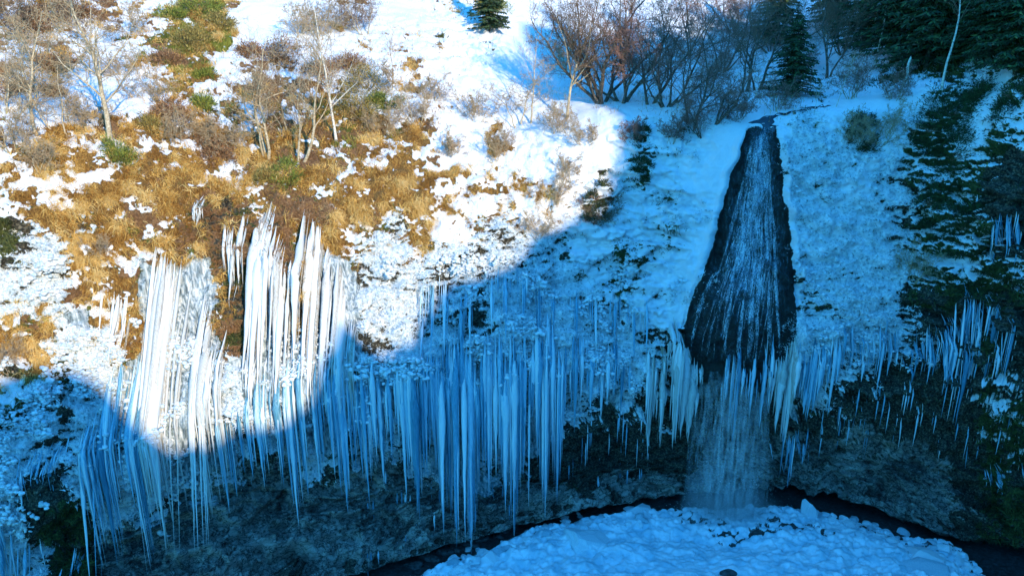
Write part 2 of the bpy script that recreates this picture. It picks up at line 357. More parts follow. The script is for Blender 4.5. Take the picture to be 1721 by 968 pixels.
    r = math_(n, 'SUBTRACT', .85, math_(n, 'MULTIPLY', sc_.outputs[0], .35)); r = math_(n, 'SUBTRACT', r, math_(n, 'MULTIPLY', sa.outputs[2], .5))
    n.links.new(r, b.inputs['Roughness']); b.inputs['Specular IOR Level'].default_value = .35
    bump(n, b, math_(n, 'ADD', n2, math_(n, 'MULTIPLY', n3, .6)), .8, .14)
    return m
M_WALL = wall_material()
zc = np.zeros(ALL.shape[:2]+(4,)); zc[..., 0] = wall_wet
za, zb = wall_w[..., :4], wall_w[..., 4:8]
# two sheets that meet edge to edge: the hillside above the rim, the cliff below it
KR = int(np.argmax(vpar >= 4.0))
hill = grid_mesh('snowy_hillside', ALL[:, :KR+1], dict(zone_a=za[:, :KR+1], zone_b=zb[:, :KR+1], zone_c=zc[:, :KR+1]))
cliff = grid_mesh('cliff_face', ALL[:, KR:], dict(zone_a=za[:, KR:], zone_b=zb[:, KR:], zone_c=zc[:, KR:]))
for o in (hill, cliff): o.data.materials.append(M_WALL); tag(o, kind='structure')
tag(hill, 'steep snow slope with golden grass and bushes above the frozen cliff', 'hillside')
tag(cliff, 'curved rock wall coated in snow, rime and ice around the waterfall', 'cliff')

# ray lookup into the real relief
_vis = (PXS > -300) & (PXS < 2050)
GV = ALL[_vis][:, :nv+NREC-1]; a_, b_ = GV.shape[:2]
_i = np.arange(a_*b_).reshape(a_, b_)
_q = np.stack([_i[:-1, :-1], _i[:-1, 1:], _i[1:, 1:], _i[1:, :-1]], -1).reshape(-1, 4)
BVH = BVHTree.FromPolygons(GV.reshape(-1, 3).tolist(), _q.tolist())
CAM = Vector((0, 0, CZ))
def hit(px, py):                                        # where the sight line through a picture point meets the wall or hill
    d = Vector(ray(px, py).tolist()).normalized()
    l, n_, i, t = BVH.ray_cast(CAM, d)
    return l
def face_y(x, z, ymin=20.0):                            # front of the wall at world x, z
    l, n_, i, t = BVH.ray_cast(Vector((x, ymin, z)), Vector((0, 1, 0)))
    return l.y if l else None
def ground_z(x, y):
    l, n_, i, t = BVH.ray_cast(Vector((x, y, 60)), Vector((0, 0, -1)))
    return l.z if l else None
# ------------------------------------------------------------------ basin floor with its frozen mound
EDGE_PX = [(380, 1060), (600, 985), (690, 955), (760, 930), (830, 905), (900, 880), (980, 858), (1060, 850), (1180, 846), (1300, 843), (1370, 850), (1440, 872), (1507, 890), (1590, 906), (1625, 935), (1655, 968), (1760, 1040), (1900, 1150)]
ED = np.array([unproj(x, y, y_at_z(x, y, -1.5)) for x, y in EDGE_PX])
bx = np.arange(-32, 36, .075); by = np.arange(14, 52, .075)
BX, BY = np.meshgrid(bx, by, indexing='ij')
ey = np.interp(bx, ED[:, 0], ED[:, 1], left=18, right=18)
BP = np.stack([BX, BY, 0*BX], -1)
dist = ey[:, None]-BY+fbm(BP, 2.0, 3, 3)*.5               # metres inside the mound's edge
up = sm(dist, -.1, 1.0)
wb1, cb1 = worley(BP, (1.0, .8, 1), 11); wb2, cb2 = worley(BP, (.45, .4, 1), 15); wb3, cb3 = worley(BP, (2.6, 2.2, 1), 19)
smooth_c = np.exp(-((BX-9.5)**2/60+(BY-31)**2/40))
Z = FLOOR+.05*fbm(BP, .5, 3, 2)+up*(.55+.14*np.clip(dist, 0, 9))
rough_ = up*(1-.72*smooth_c)
Z += rough_*((.55-wb1)*.30+(.5-wb2)*.20+(cb2-.5)*.24+fbm(BP, .3, 3, 7)*.18)+up*((.6-wb3)*.28+fbm(BP, 1.6, 4, 6)*.30)
Z -= np.exp(-(((BX-11)/3.2)**2+((BY-36.3)/1.2)**2))*.35*up
base_att = np.zeros(Z.shape+(4,)); base_att[..., 0] = np.clip(up+.35*fbm(BP, .7, 3, 9)-.12*(1-smooth_c)*(wb1 > .72)-.6*(dist < 4.5)*(BX > 10)*(wb2 > .62)*(fbm(BP, 1.5, 2, 13) > 0)-.5*(dist < 1.2)*(wb1 > .7), 0, 1); base_att[..., 1] = smooth_c; base_att[..., 3] = 1
def basin_z(x, y):
    i = int(np.clip((x-bx[0])/.075, 0, len(bx)-1)); j = int(np.clip((y-by[0])/.075, 0, len(by)-1)); return float(Z[i, j])
basin = grid_mesh('basin_ground', np.stack([BX, BY, Z], -1), dict(zone_a=base_att))
def basin_material():
    m, n, b, out = newmat('frozen_basin'); A = n.nodes.new('ShaderNodeAttribute'); A.attribute_name = 'zone_a'
    s = n.nodes.new('ShaderNodeSeparateColor'); n.links.new(A.outputs['Color'], s.inputs[0])
    n2 = noise(n, 5, 5, rough=.65); n3 = noise(n, 22, 3)
    snow = ramp(n, noise(n, 1.1, 4), [(.35, (.42, .60, .70)), (.5, (.66, .76, .83)), (.68, (.85, .88, .92))])
    rock = ramp(n, n2, [(.35, (.008, .009, .010)), (.6, (.035, .04, .042)), (.8, (.12, .13, .14))])
    t = math_(n, 'ADD', s.outputs[0], math_(n, 'MULTIPLY', math_(n, 'SUBTRACT', n3, .5), .6))
    mr = n.nodes.new('ShaderNodeMapRange'); mr.inputs[1].default_value = .42; mr.inputs[2].default_value = .6; n.links.new(t, mr.inputs[0])
    n.links.new(mixc(n, mr.outputs[0], rock, snow), b.inputs['Base Color']); b.inputs['Roughness'].default_value = .6
    bump(n, b, math_(n, 'ADD', n2, math_(n, 'MULTIPLY', n3, .4)), .5, .10); return m
basin.data.materials.append(basin_material()); tag(basin, 'snow and ice mound filling the dark basin under the fall', 'ground', kind='structure')
# ------------------------------------------------------------------ unseen far side of the gorge, crest shaped to cast the shade on the cliff
SHADE_CREST = [(-90, 38), (-60, 42), (-30, 46), (-12, 48), (-4.5, 50.1), (-1.5, 51.3), (0, 51.1), (1.5, 47.9), (3, 45.7), (6, 46.3), (9, 47.1), (12, 50), (13.5, 48.6), (15, 48.8), (18, 51.6), (21, 53.2), (24, 54), (27, 55), (28.5, 57.4), (30, 61.8), (31.5, 70.5), (33, 72.6), (36, 71.9), (39, 71.3), (48, 71.8), (58, 72.4), (61, 77.5), (64, 77.4), (80, 76), (120, 62)]
def build_shade_ridge():
    D = 60.0; u = SUN_H; v = np.array([-u[1], u[0]])
    s = np.arange(-90, 120, .2); H = np.interp(s, [a for a, b in SHADE_CREST], [b for a, b in SHADE_CREST])
    q = np.stack([s, 0*s, 0*s], -1); H = H+fbm(q, 3.0, 4, 77)*1.3+fbm(q, .9, 2, 78)*.5
    rows = []
    for d, k in ((-32, 0.0), (-30, .10), (-24, .45), (-14, .72), (-6, .9), (-2, .975), (0, 1.0), (3, .985), (10, .93), (25, .8), (60, .55), (110, .3)):
        z = FLOOR+(H-FLOOR)*k; p = (D+d)*u[None, :]+s[:, None]*v[None, :]
        rows.append(np.stack([p[:, 0], p[:, 1], z+(fbm(np.stack([s, 0*s+d, 0*s], -1), 5, 3, 5)*1.2 if d not in (0,) else 0)], -1))
    G = np.stack(rows, 1)
    o = grid_mesh('unseen_shade_ridge', G, {})
    m, n, b, out = newmat('shade_ridge_slope'); n2 = noise(n, 1.2, 5)
    n.links.new(ramp(n, n2, [(.35, (.03, .035, .02)), (.55, (.09, .08, .05)), (.62, (.55, .6, .65))]), b.inputs['Base Color']); b.inputs['Roughness'].default_value = .9
    o.data.materials.append(m); tag(o, 'unseen far side of the gorge, crest shaped to shade the cliff', 'hillside', kind='structure')
build_shade_ridge()
# ------------------------------------------------------------------ tubes
def tubes(Pth, R, sides=5, closed_tip=True):            # Pth (m,k,3), R (m,k)
    Pth = np.asarray(Pth, float); R = np.asarray(R, float); m, k, _ = Pth.shape
    T = np.gradient(Pth, axis=1); T /= np.linalg.norm(T, axis=-1, keepdims=True)+1e-9
    ref = np.where(np.abs(T[..., 2:3]) > .8, np.array([1.0, 0, 0]), np.array([0, 0, 1.0]))
    A = np.cross(T, ref); A /= np.linalg.norm(A, axis=-1, keepdims=True)+1e-9; B = np.cross(T, A)
    an = np.arange(sides)*2*np.pi/sides
    V = Pth[:, :, None, :]+R[:, :, None, None]*(np.cos(an)[:, None]*A[:, :, None, :]+np.sin(an)[:, None]*B[:, :, None, :])
    idx = np.arange(m*k*sides).reshape(m, k, sides)
    q = np.stack([idx[:, :-1, :], np.roll(idx, -1, 2)[:, :-1, :], np.roll(idx, -1, 2)[:, 1:, :], idx[:, 1:, :]], -1).reshape(-1, 4)
    return V.reshape(-1, 3), q
def ice_material(name, stops, rough=.22, trans=0.0):
    m, n, b, out = newmat(name)
    at = n.nodes.new('ShaderNodeAttribute'); at.attribute_name = 'vary'
    n1 = noise(n, 1, 5, stretch=(20, 20, .8), rough=.6); n2 = noise(n, 11, 4)
    f = math_(n, 'ADD', math_(n, 'ADD', math_(n, 'MULTIPLY', n1, .7), math_(n, 'MULTIPLY', math_(n, 'SUBTRACT', at.outputs['Fac'], .2), .65)), math_(n, 'MULTIPLY', n2, .12))
    n.links.new(ramp(n, f, stops), b.inputs['Base Color']); b.inputs['Roughness'].default_value = rough
    b.inputs['IOR'].default_value = 1.31
    bump(n, b, math_(n, 'ADD', n1, math_(n, 'MULTIPLY', n2, .5)), .5, .05)
    tl = n.nodes.new('ShaderNodeBsdfTranslucent'); tl.inputs[0].default_value = (.55, .80, .92, 1)
    mx = n.nodes.new('ShaderNodeMixShader'); mx.inputs[0].default_value = .22
    n.links.new(b.outputs[0], mx.inputs[1]); n.links.new(tl.outputs[0], mx.inputs[2]); n.links.new(mx.outputs[0], out.inputs[0])
    return m
M_ICE = ice_material('shaded_blue_ice', [(.25, (.05, .19, .29)), (.48, (.19, .46, .62)), (.66, (.42, .66, .79)), (.88, (.80, .88, .92))])  # ice's own blue, deepened in the colour for curtains in the shade
M_ICE_PALE = ice_material('sunlit_pale_ice', [(.26, (.34, .27, .19)), (.38, (.52, .51, .48)), (.56, (.66, .68, .68)), (.8, (.82, .84, .85))], .4)  # paler cream of sunlit ice put into the colour; white columns share it

def strand(x, ptop, pybot, w, rnd, step=.28, off=.0, run=99.0):
    """an icicle frozen to the wall: runs down the face, hangs plumb once the face draws back"""
    y, z = ptop.y-off, ptop.z; zs = [z+.05]; ys = [y+.05]
    for i in range(120):
        z -= step; fy = face_y(x, z)
        if fy is not None: y = max(min(y, fy-off), ptop.y-off-run)
        zs.append(z); ys.append(y)
        if proj(np.array([x, y, z]))[1] >= pybot: break
    hull = []                                           # taut over the bulges, plumb below the last one
    for q in range(len(zs)):
        while len(hull) > 1:
            i0, i1 = hull[-2], hull[-1]
            if (ys[i1]-ys[i0])*(q-i0) >= (ys[q]-ys[i0])*(i1-i0): hull.pop()
            else: break
        hull.append(q)
    ys = np.interp(np.arange(len(zs)), hull, [ys[h_] for h_ in hull]); pts = [(x, ys[q], zs[q]) for q in range(len(zs))]
    P = np.array(pts); k = 14; t = np.linspace(0, len(P)-1, k); i = np.minimum(t.astype(int), len(P)-2); f = (t-i)[:, None]
    P = P[i]*(1-f)+P[i+1]*f
    tt = np.linspace(0, 1, k)
    r = w*.5*np.clip((1-tt), 0, 1)**(1.05 if w > .3 else .8)*(1+.16*np.array([rnd.uniform(-1, 1) for _ in range(k)]))*np.clip(.12+tt*3.6, 0, 1)
    r = np.maximum(r, .004); r[-1] = .002
    P[1:-1, 0] += np.array([rnd.uniform(-1, 1) for _ in range(k-2)])*w*.04
    return P, r
def curtain(label, top, spikes, fill=30, fw=(.05, .16), mat=None, cat='ice curtain', name='ice_curtain', group=None, steep=6.0, minlen=.35, seed=0, off=.10, run=99.0):
    """top: [(px,py)..] line the ice starts from; spikes: [(px,py,width_px)..] picture points of the long tips"""
    rnd = random.Random(seed*31+len(label)); mat = mat or M_ICE
    tx = list(np.linspace(top[0][0], top[-1][0], 24)); ty = [float(np.interp(q, [a for a, b in top], [b for a, b in top]))+(16*math.sin(q*.11+seed)+12*math.sin(q*.27+2*seed) if top[0][1] > 520 else 0) for q in tx]
    root = bpy.data.objects.new(name, None); COL.objects.link(root); tag(root, label, cat, group)
    jobs = [(px, py, w*1.3/28.0, 0) for px, py, w in spikes]
    x0, x1 = tx[0], tx[-1]
    allx = [s[0] for s in spikes]
    def env(px): return max([py-abs(px-sx)*steep*(1.0+4.0/max(w, 3)) for sx, py, w in spikes]+[0])
    lo, hi = min(x0, min(allx)-4), max(x1, max(allx)+4)
    fill = int(fill*1.1)
    for i in range(fill):
        px = lo+(i+rnd.random())*(hi-lo)/fill
        tpy = np.interp(px, tx, ty); e = env(px); m_ = tpy+rnd.uniform(.2, .55)*max(20, np.mean([s[1] for s in spikes])-tpy)
        if math.sin(px*.19+seed)+math.sin(px*.083+2*seed)+rnd.uniform(-.7, .7) < -1.15: continue
        jobs.append((px, max(e*1.0-rnd.random()**2*.30*max(0, e-tpy), m_), rnd.uniform(*fw)*(1.9 if rnd.random() < .14 else .8), 1))
    for sx, sy, w in spikes:                            # thinner strands crowd round each long tip, so the tongue tapers
        for j in range(int(3+w*.5)):
            dx = rnd.gauss(0, 3.0+w*.45); tpy = np.interp(sx+dx, tx, ty); jobs.append((sx+dx, max(tpy+30, sy-abs(dx)*rnd.uniform(7, 13)-rnd.random()*12), w*rnd.uniform(.3, .75)/28.0, 0))
    locs = None; Rz = Vector((0, 0, 0)); first = True
    parts = []
    for px, pyb, w, kind in jobs:
        tpx = min(max(px, x0), x1); l = None
        for it in range(2):
            tpy = float(np.interp(tpx, tx, ty))+(rnd.choice((-6, 10, 30, 60))*rnd.random() if it == 0 and not kind else rnd.uniform(-18, 105) if it == 0 else dj)
            dj = tpy-float(np.interp(tpx, tx, ty)); l = hit(tpx, tpy)
            if l is None: break
            Yh = face_y(l.x, l.z-3.0) or l.y; Yh = min(Yh, l.y)
            xw = float(unproj(px, pyb, Yh)[0]); dep = l.y*CP-(l.z-CZ)*SP; tpx = 860.5+F*xw/dep
        if l is None: continue
        l = hit(tpx, tpy)
        if l is None or pyb-tpy < 14: continue
        P, r = strand(xw, l, pyb, w, rnd, off=off*rnd.uniform(.3, 1.6), run=run)
        parts.append((P, r, kind))
    if not parts: return root
    base = Vector(parts[0][0][0].tolist()); root.location = base
    b = np.array(base)
    parts.sort(key=lambda q: -np.linalg.norm(q[0][0]-q[0][-1])*q[1].max())
    for P, r, kind in parts[:100]:
        V, q = tubes((P-b)[None], r[None], 7 if r.max() > .12 else 5)
        tri_mesh('icicle', V, q, mat, True, root, np.full(len(V), rnd.random()))
    return root
# upper, sunlit
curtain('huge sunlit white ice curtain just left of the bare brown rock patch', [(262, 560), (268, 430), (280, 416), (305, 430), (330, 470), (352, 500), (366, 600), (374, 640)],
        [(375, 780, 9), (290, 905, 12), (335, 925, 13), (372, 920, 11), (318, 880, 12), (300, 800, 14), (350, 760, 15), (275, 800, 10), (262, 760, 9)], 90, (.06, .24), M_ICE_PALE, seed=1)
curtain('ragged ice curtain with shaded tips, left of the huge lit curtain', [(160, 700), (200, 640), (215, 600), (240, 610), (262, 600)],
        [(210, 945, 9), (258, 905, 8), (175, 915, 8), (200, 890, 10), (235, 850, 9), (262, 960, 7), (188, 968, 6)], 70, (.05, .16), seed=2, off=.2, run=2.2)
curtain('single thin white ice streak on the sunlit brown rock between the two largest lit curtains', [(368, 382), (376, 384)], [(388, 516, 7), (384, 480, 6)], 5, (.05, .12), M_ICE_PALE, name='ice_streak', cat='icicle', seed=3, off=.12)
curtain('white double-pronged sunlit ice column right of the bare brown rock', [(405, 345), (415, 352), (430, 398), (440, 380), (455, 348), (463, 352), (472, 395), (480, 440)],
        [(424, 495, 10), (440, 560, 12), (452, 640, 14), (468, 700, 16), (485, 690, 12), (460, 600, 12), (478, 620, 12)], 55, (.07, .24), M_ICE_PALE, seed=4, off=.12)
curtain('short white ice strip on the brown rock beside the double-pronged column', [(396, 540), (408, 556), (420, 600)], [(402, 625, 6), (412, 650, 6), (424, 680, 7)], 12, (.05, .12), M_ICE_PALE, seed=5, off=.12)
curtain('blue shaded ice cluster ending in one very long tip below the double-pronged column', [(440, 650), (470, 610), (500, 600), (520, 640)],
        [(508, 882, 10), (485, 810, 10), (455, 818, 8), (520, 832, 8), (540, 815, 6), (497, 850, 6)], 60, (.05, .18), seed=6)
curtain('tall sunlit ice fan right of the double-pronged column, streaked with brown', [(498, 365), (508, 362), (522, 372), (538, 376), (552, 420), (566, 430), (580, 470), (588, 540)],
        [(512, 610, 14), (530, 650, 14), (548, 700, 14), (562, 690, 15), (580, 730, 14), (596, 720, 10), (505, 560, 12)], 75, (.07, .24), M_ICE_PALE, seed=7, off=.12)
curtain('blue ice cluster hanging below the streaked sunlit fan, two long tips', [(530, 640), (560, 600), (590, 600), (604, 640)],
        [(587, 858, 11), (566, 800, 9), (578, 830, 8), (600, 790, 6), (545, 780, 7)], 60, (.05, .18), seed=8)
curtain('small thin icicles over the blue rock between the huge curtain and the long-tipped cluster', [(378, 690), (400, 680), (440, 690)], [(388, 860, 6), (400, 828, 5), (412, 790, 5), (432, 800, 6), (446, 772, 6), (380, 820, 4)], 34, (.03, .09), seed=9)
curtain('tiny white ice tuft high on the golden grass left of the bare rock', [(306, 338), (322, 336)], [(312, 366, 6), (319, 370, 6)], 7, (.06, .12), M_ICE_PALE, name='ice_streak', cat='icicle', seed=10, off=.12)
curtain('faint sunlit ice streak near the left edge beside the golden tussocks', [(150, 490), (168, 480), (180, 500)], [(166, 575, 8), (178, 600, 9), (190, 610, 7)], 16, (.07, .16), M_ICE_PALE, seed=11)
# middle, shaded
curtain('shaded blue ice curtain with a stepped edge just right of the sunlit ice', [(600, 640), (640, 610), (690, 630)],
        [(622, 850, 8), (646, 815, 9), (612, 800, 6), (660, 770, 8), (684, 800, 7), (634, 770, 9), (672, 740, 8)], 85, (.04, .16), seed=12)
curtain('dense deep blue ice curtain ending in a broad pointed tongue, left of the longest icicle', [(680, 620), (720, 600), (742, 610)],
        [(684, 838, 8), (706, 870, 14), (698, 820, 11), (720, 800, 10), (735, 790, 10), (748, 760, 9), (690, 790, 9)], 85, (.05, .2), seed=13)
curtain('deepest ice curtain, its longest icicle reaching just above the dark cave edge', [(736, 590), (760, 555), (790, 580), (808, 600)],
        [(795, 925, 13), (750, 895, 12), (772, 915, 13), (760, 870, 11), (786, 880, 10), (740, 830, 10), (805, 800, 8)], 85, (.05, .2), seed=14)
curtain('wide blue ice tongue with a thick central spike, right of the longest icicle', [(806, 600), (840, 560), (880, 590), (892, 600)],
        [(864, 905, 13), (850, 860, 14), (822, 835, 13), (834, 800, 10), (880, 800, 10), (870, 830, 11), (812, 790, 7), (888, 850, 5)], 88, (.05, .2), seed=15)
curtain('narrow blue ice cluster over the rock where the curtains begin to shorten', [(892, 580), (910, 540), (930, 570), (945, 590)],
        [(903, 755, 16), (914, 868, 10), (934, 845, 9), (926, 760, 9), (942, 720, 8), (895, 700, 9)], 60, (.05, .18), seed=16)
curtain('short ragged blue ice fringe left of the twin pale icicles', [(950, 590), (985, 575), (1020, 590), (1055, 600)],
        [(964, 725, 8), (990, 692, 9), (1008, 706, 6), (1016, 680, 9), (1042, 694, 7), (975, 670, 9), (1030, 670, 8), (1055, 660, 6)], 80, (.04, .13), seed=17)
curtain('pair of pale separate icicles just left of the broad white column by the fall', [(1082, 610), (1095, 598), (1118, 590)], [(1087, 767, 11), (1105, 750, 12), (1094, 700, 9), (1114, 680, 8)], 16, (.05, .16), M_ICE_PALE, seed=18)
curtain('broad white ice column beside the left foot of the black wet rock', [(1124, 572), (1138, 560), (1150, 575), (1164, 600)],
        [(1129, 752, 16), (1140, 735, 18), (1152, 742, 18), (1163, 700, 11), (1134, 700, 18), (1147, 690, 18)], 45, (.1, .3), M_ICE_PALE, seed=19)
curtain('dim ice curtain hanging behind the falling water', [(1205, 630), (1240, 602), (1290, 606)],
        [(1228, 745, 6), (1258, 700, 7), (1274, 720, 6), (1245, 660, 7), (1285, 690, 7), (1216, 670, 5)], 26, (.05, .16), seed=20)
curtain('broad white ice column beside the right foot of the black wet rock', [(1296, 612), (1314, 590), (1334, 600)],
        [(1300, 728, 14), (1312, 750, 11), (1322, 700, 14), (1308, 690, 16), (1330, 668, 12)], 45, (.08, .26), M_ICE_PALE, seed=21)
curtain('blue-white ice fan right of the broad column at the right foot of the fall', [(1336, 590), (1356, 575), (1384, 590)],
        [(1352, 708, 11), (1362, 690, 12), (1372, 668, 10), (1344, 690, 9), (1384, 650, 8), (1376, 640, 9)], 50, (.06, .2), seed=22)
curtain('small ice bundle under the ledge right of the falling water, above the black cave', [(1306, 738), (1324, 736), (1350, 720)], [(1311, 815, 6), (1322, 795, 6), (1345, 775, 5), (1338, 765, 5), (1352, 760, 4)], 18, (.03, .08), seed=23)
curtain('fringe of short icicles between the fall and the mossy right wall', [(1384, 570), (1420, 560), (1470, 560), (1530, 575)],
        [(1388, 692, 6), (1400, 645, 7), (1424, 640, 6), (1442, 640, 6), (1465, 655, 6), (1490, 630, 6), (1512, 625, 5), (1410, 630, 6)], 105, (.03, .10), seed=24, off=.2, run=.7)
curtain('slanting ice cluster on the mossy right wall, longest on that wall', [(1600, 540), (1625, 505), (1650, 500), (1668, 520)],
        [(1592, 718, 8), (1626, 668, 7), (1644, 668, 8), (1658, 650, 8), (1636, 640, 8), (1612, 650, 6), (1668, 640, 5)], 46, (.04, .13), seed=25, off=.25, run=.5)
curtain('thin ice cluster left of the longest one on the mossy right wall', [(1560, 560), (1580, 552), (1600, 560)], [(1568, 640, 5), (1580, 660, 6), (1592, 640, 6), (1575, 625, 5)], 18, (.03, .09), seed=26, off=.2, run=.7)
curtain('pale ice streaks high on the rock at the right edge', [(1672, 372), (1690, 360), (1718, 362)], [(1680, 440, 5), (1695, 430, 5), (1708, 440, 6), (1716, 420, 5)], 22, (.03, .09), seed=27, off=.25, run=.5)
curtain('lone ice streak low on the rock at the right edge', [(1700, 770), (1706, 768)], [(1700, 830, 6), (1704, 800, 5)], 5, (.04, .08), name='ice_streak', cat='icicle', seed=28, off=.2, run=.7)
curtain('ice tongue in the bottom left corner below the black hollow', [(-20, 880), (10, 885), (26, 905)], [(10, 1010, 6), (20, 985, 6), (32, 958, 5), (-4, 1010, 6)], 44, (.08, .2), seed=29, off=.2, run=.7)
curtain('ice fringe under the left rime lumps beside the black hollow', [(40, 770), (70, 760), (100, 740), (130, 760)], [(90, 835, 4), (60, 840, 4), (76, 830, 4), (110, 800, 4), (46, 850, 4)], 36, (.05, .12), seed=30, off=.2, run=.7)
curtain('thin ribs of ice in the rime above the broad pointed tongue, centre of the wall', [(690, 500), (740, 470), (800, 500)], [(706, 600, 5), (724, 585, 6), (748, 600, 6), (775, 610, 6), (790, 590, 5)], 50, (.03, .10), seed=31)
curtain('thin ribs of ice in the rime high above the wide blue tongue', [(810, 470), (860, 450), (940, 480)], [(826, 560, 5), (850, 575, 6), (880, 560, 5), (905, 580, 6), (930, 560, 5)], 56, (.03, .10), seed=32)
curtain('thin ribs of ice in the rime above the short ragged fringe', [(955, 490), (1010, 500), (1090, 510)], [(970, 580, 5), (1000, 590, 5), (1034, 585, 5), (1064, 600, 5), (1085, 590, 5)], 50, (.03, .09), seed=33)
curtain('short icicle fringe joining the two clusters on the mossy right wall', [(1515, 570), (1545, 560), (1572, 565)], [(1522, 640, 5), (1536, 632, 5), (1550, 645, 5), (1564, 630, 5)], 36, (.03, .09), seed=34, off=.25, run=.5)
# snow and rime lumps stuck over the ice: nobody could count them

def lumps(name, label, n, box, seed, smin, smax, thr, mat):
    import bmesh as _b
    bm = _b.new(); _b.ops.create_icosphere(bm, subdivisions=2, radius=1.0); TV = np.array([v.co[:] for v in bm.verts]); TF = np.array([[v.index for v in f.verts] for f in bm.faces]); bm.free()
    rg = np.random.default_rng(seed); C = []; S = []
    while len(C) < n:
        x, y = rg.uniform(box[0], box[2]), rg.uniform(box[1], box[3]); l = hit(x, y)
        if l is None: continue
        z_ = zone(np.array(x), np.array(y)); wgt = z_[1]*1.0+z_[2]*(.1 if x < 600 and y < 740 else .5)
        if fbm(np.array([[l.x, l.y, l.z]]), 1.6, 3, seed)[0] < thr+.35*(1-wgt): continue
        v = np.array(l); dv = v-np.array(CAM); k = rg.integers(2, 6); s = rg.uniform(smin, smax)
        for j in range(k): C.append(v-dv/np.linalg.norm(dv)*rg.uniform(.02, .22)+rg.normal(0, s*1.2, 3)*[1, .3, .7]); S.append(s*rg.uniform(.5, 1.1))
    C = np.array(C); S = np.array(S); m = len(C); V = C[:, None, :]+TV[None]*S[:, None, None]*np.array([1.15, .9, .8]); V = V+(vn(V, .09, 3)*.35+vn(V, .2, 4)*.3)[..., None]*TV[None]*S[:, None, None]
    F_ = (TF[None]+(np.arange(m)*len(TV))[:, None, None]).reshape(-1, 3); o = tri_mesh(name, V.reshape(-1, 3), F_, mat, True, None, np.repeat(rg.random(m), len(TV))); tag(o, label, 'rime', kind='stuff')
M_LUMP = ice_material('rime_lump_snow', [(.25, (.45, .56, .64)), (.5, (.74, .80, .85)), (.75, (.87, .9, .93))], .8)
lumps('rime_lumps', 'white rime and snow lumps crusted over the ice curtains', 6500, (-20, 430, 1150, 730), 7, .03, .13, .10, M_LUMP)
lumps('rime_lumps', 'rime and snow lumps crusted on the rock and ice at lower left', 2400, (-20, 560, 330, 900), 8, .03, .13, .05, M_LUMP)
lumps('rime_lumps', 'rime and snow lumps on the shaded wall right of the fall', 1500, (1335, 420, 1560, 640), 9, .025, .09, .08, M_LUMP)
# scattered single icicles on the lower wall: each one hangs alone
def lone(px, py0, py1, w, i, label, group):
    l = hit(px, py0); rnd = random.Random(500+i)
    if l is None: return
    P, r = strand(l.x, l, py1, w/28.0, rnd, off=.10, run=.15); b = P[0].copy()
    V, q = tubes((P-b)[None], r[None], 5)
    o = tri_mesh('icicle', V, q, M_ICE, True, None, np.full(len(V), rnd.random())); o.location = b.tolist()
    tag(o, label, 'icicle', group)
rr = random.Random(3)
k_ = 0
for px, a, b_, w in [(618, 930, 965, 5), (624, 928, 950, 4), (636, 925, 945, 4), (682, 900, 932, 4), (700, 880, 905, 3), (730, 860, 890, 4), (668, 910, 935, 3)]:
    lone(px, a, b_, w, k_, 'tiny icicle under the low rock ledge at bottom left', 'icicles under the low rock ledge'); k_ += 1
for i in range(26):
    px = rr.uniform(950, 1095); a = rr.uniform(690, 790); lone(px, a, a+rr.uniform(22, 60), rr.uniform(2, 4), k_, 'small thin icicle on the dark rock left of the falling water', 'thin icicles left of the fall'); k_ += 1
lone(1005, 800, 852, 8, k_, 'stubby blue icicle alone above the snow rubble, left of the falling water', 'icicle'); k_ += 1
for i in range(34):
    px = rr.uniform(1380, 1560); a = rr.uniform(640, 715); lone(px, a, a+rr.uniform(20, 60), rr.uniform(2, 4.5), k_, 'small thin icicle on the dark wall right of the fall', 'thin icicles on the dark right wall'); k_ += 1
for i in range(18):
    px = rr.uniform(1560, 1715); a = rr.uniform(680, 780); lone(px, a, a+rr.uniform(18, 45), rr.uniform(2, 4), k_, 'faint icicle low on the mossy wall at far right', 'faint icicles at far right'); k_ += 1
for i in range(34):
    px = rr.uniform(590, 900); a = rr.uniform(770, 850); lone(px, a, a+rr.uniform(22, 60), rr.uniform(2, 4), k_, 'thin icicle on the bare rock between the long blue curtains', 'thin icicles between the curtains'); k_ += 1
# ------------------------------------------------------------------ the waterfall
def water_material(name, thr, scale=(30, 30, 2.2), alpha=.9, col=(.82, .88, .93)):
    m, n, b, out = newmat(name)
    n1 = noise(n, 1, 4, stretch=scale, rough=.7); n2 = noise(n, 16, 3, rough=.7); n3 = noise(n, 1.3, 3, stretch=(2, 2, .5))
    f = math_(n, 'ADD', math_(n, 'MULTIPLY', n1, .5), math_(n, 'ADD', math_(n, 'MULTIPLY', n2, .25), math_(n, 'MULTIPLY', n3, .25)))
    if name == 'water_film':
        f = math_(n, 'ADD', math_(n, 'MULTIPLY', n1, .72), math_(n, 'ADD', math_(n, 'MULTIPLY', n2, .10), math_(n, 'MULTIPLY', n3, .18)))
        av = n.nodes.new('ShaderNodeAttribute'); av.attribute_name = 'vary'; f = math_(n, 'ADD', f, math_(n, 'MULTIPLY', math_(n, 'SUBTRACT', av.outputs['Fac'], .7), .12))
    mr = n.nodes.new('ShaderNodeMapRange'); mr.inputs[1].default_value = thr; mr.inputs[2].default_value = thr+.12; mr.inputs[4].default_value = alpha; n.links.new(f, mr.inputs[0])
    b.inputs['Base Color'].default_value = (*col, 1); b.inputs['Roughness'].default_value = .35
    n.links.new(mr.outputs[0], b.inputs['Alpha']); return m
M_STREAM = water_material('white_water', .475, (30, 30, 3), .75, (.68, .80, .88)); M_THREAD = water_material('falling_drops', .47, (30, 30, 1.5), .4); M_VEIL = water_material('thin_falling_water', .43, (7, 7, .3), .14); M_FILM = water_material('water_film', .51, (24, 24, .35), .6, (.42, .62, .80))
fall = bpy.data.objects.new('waterfall', None); COL.objects.link(fall)
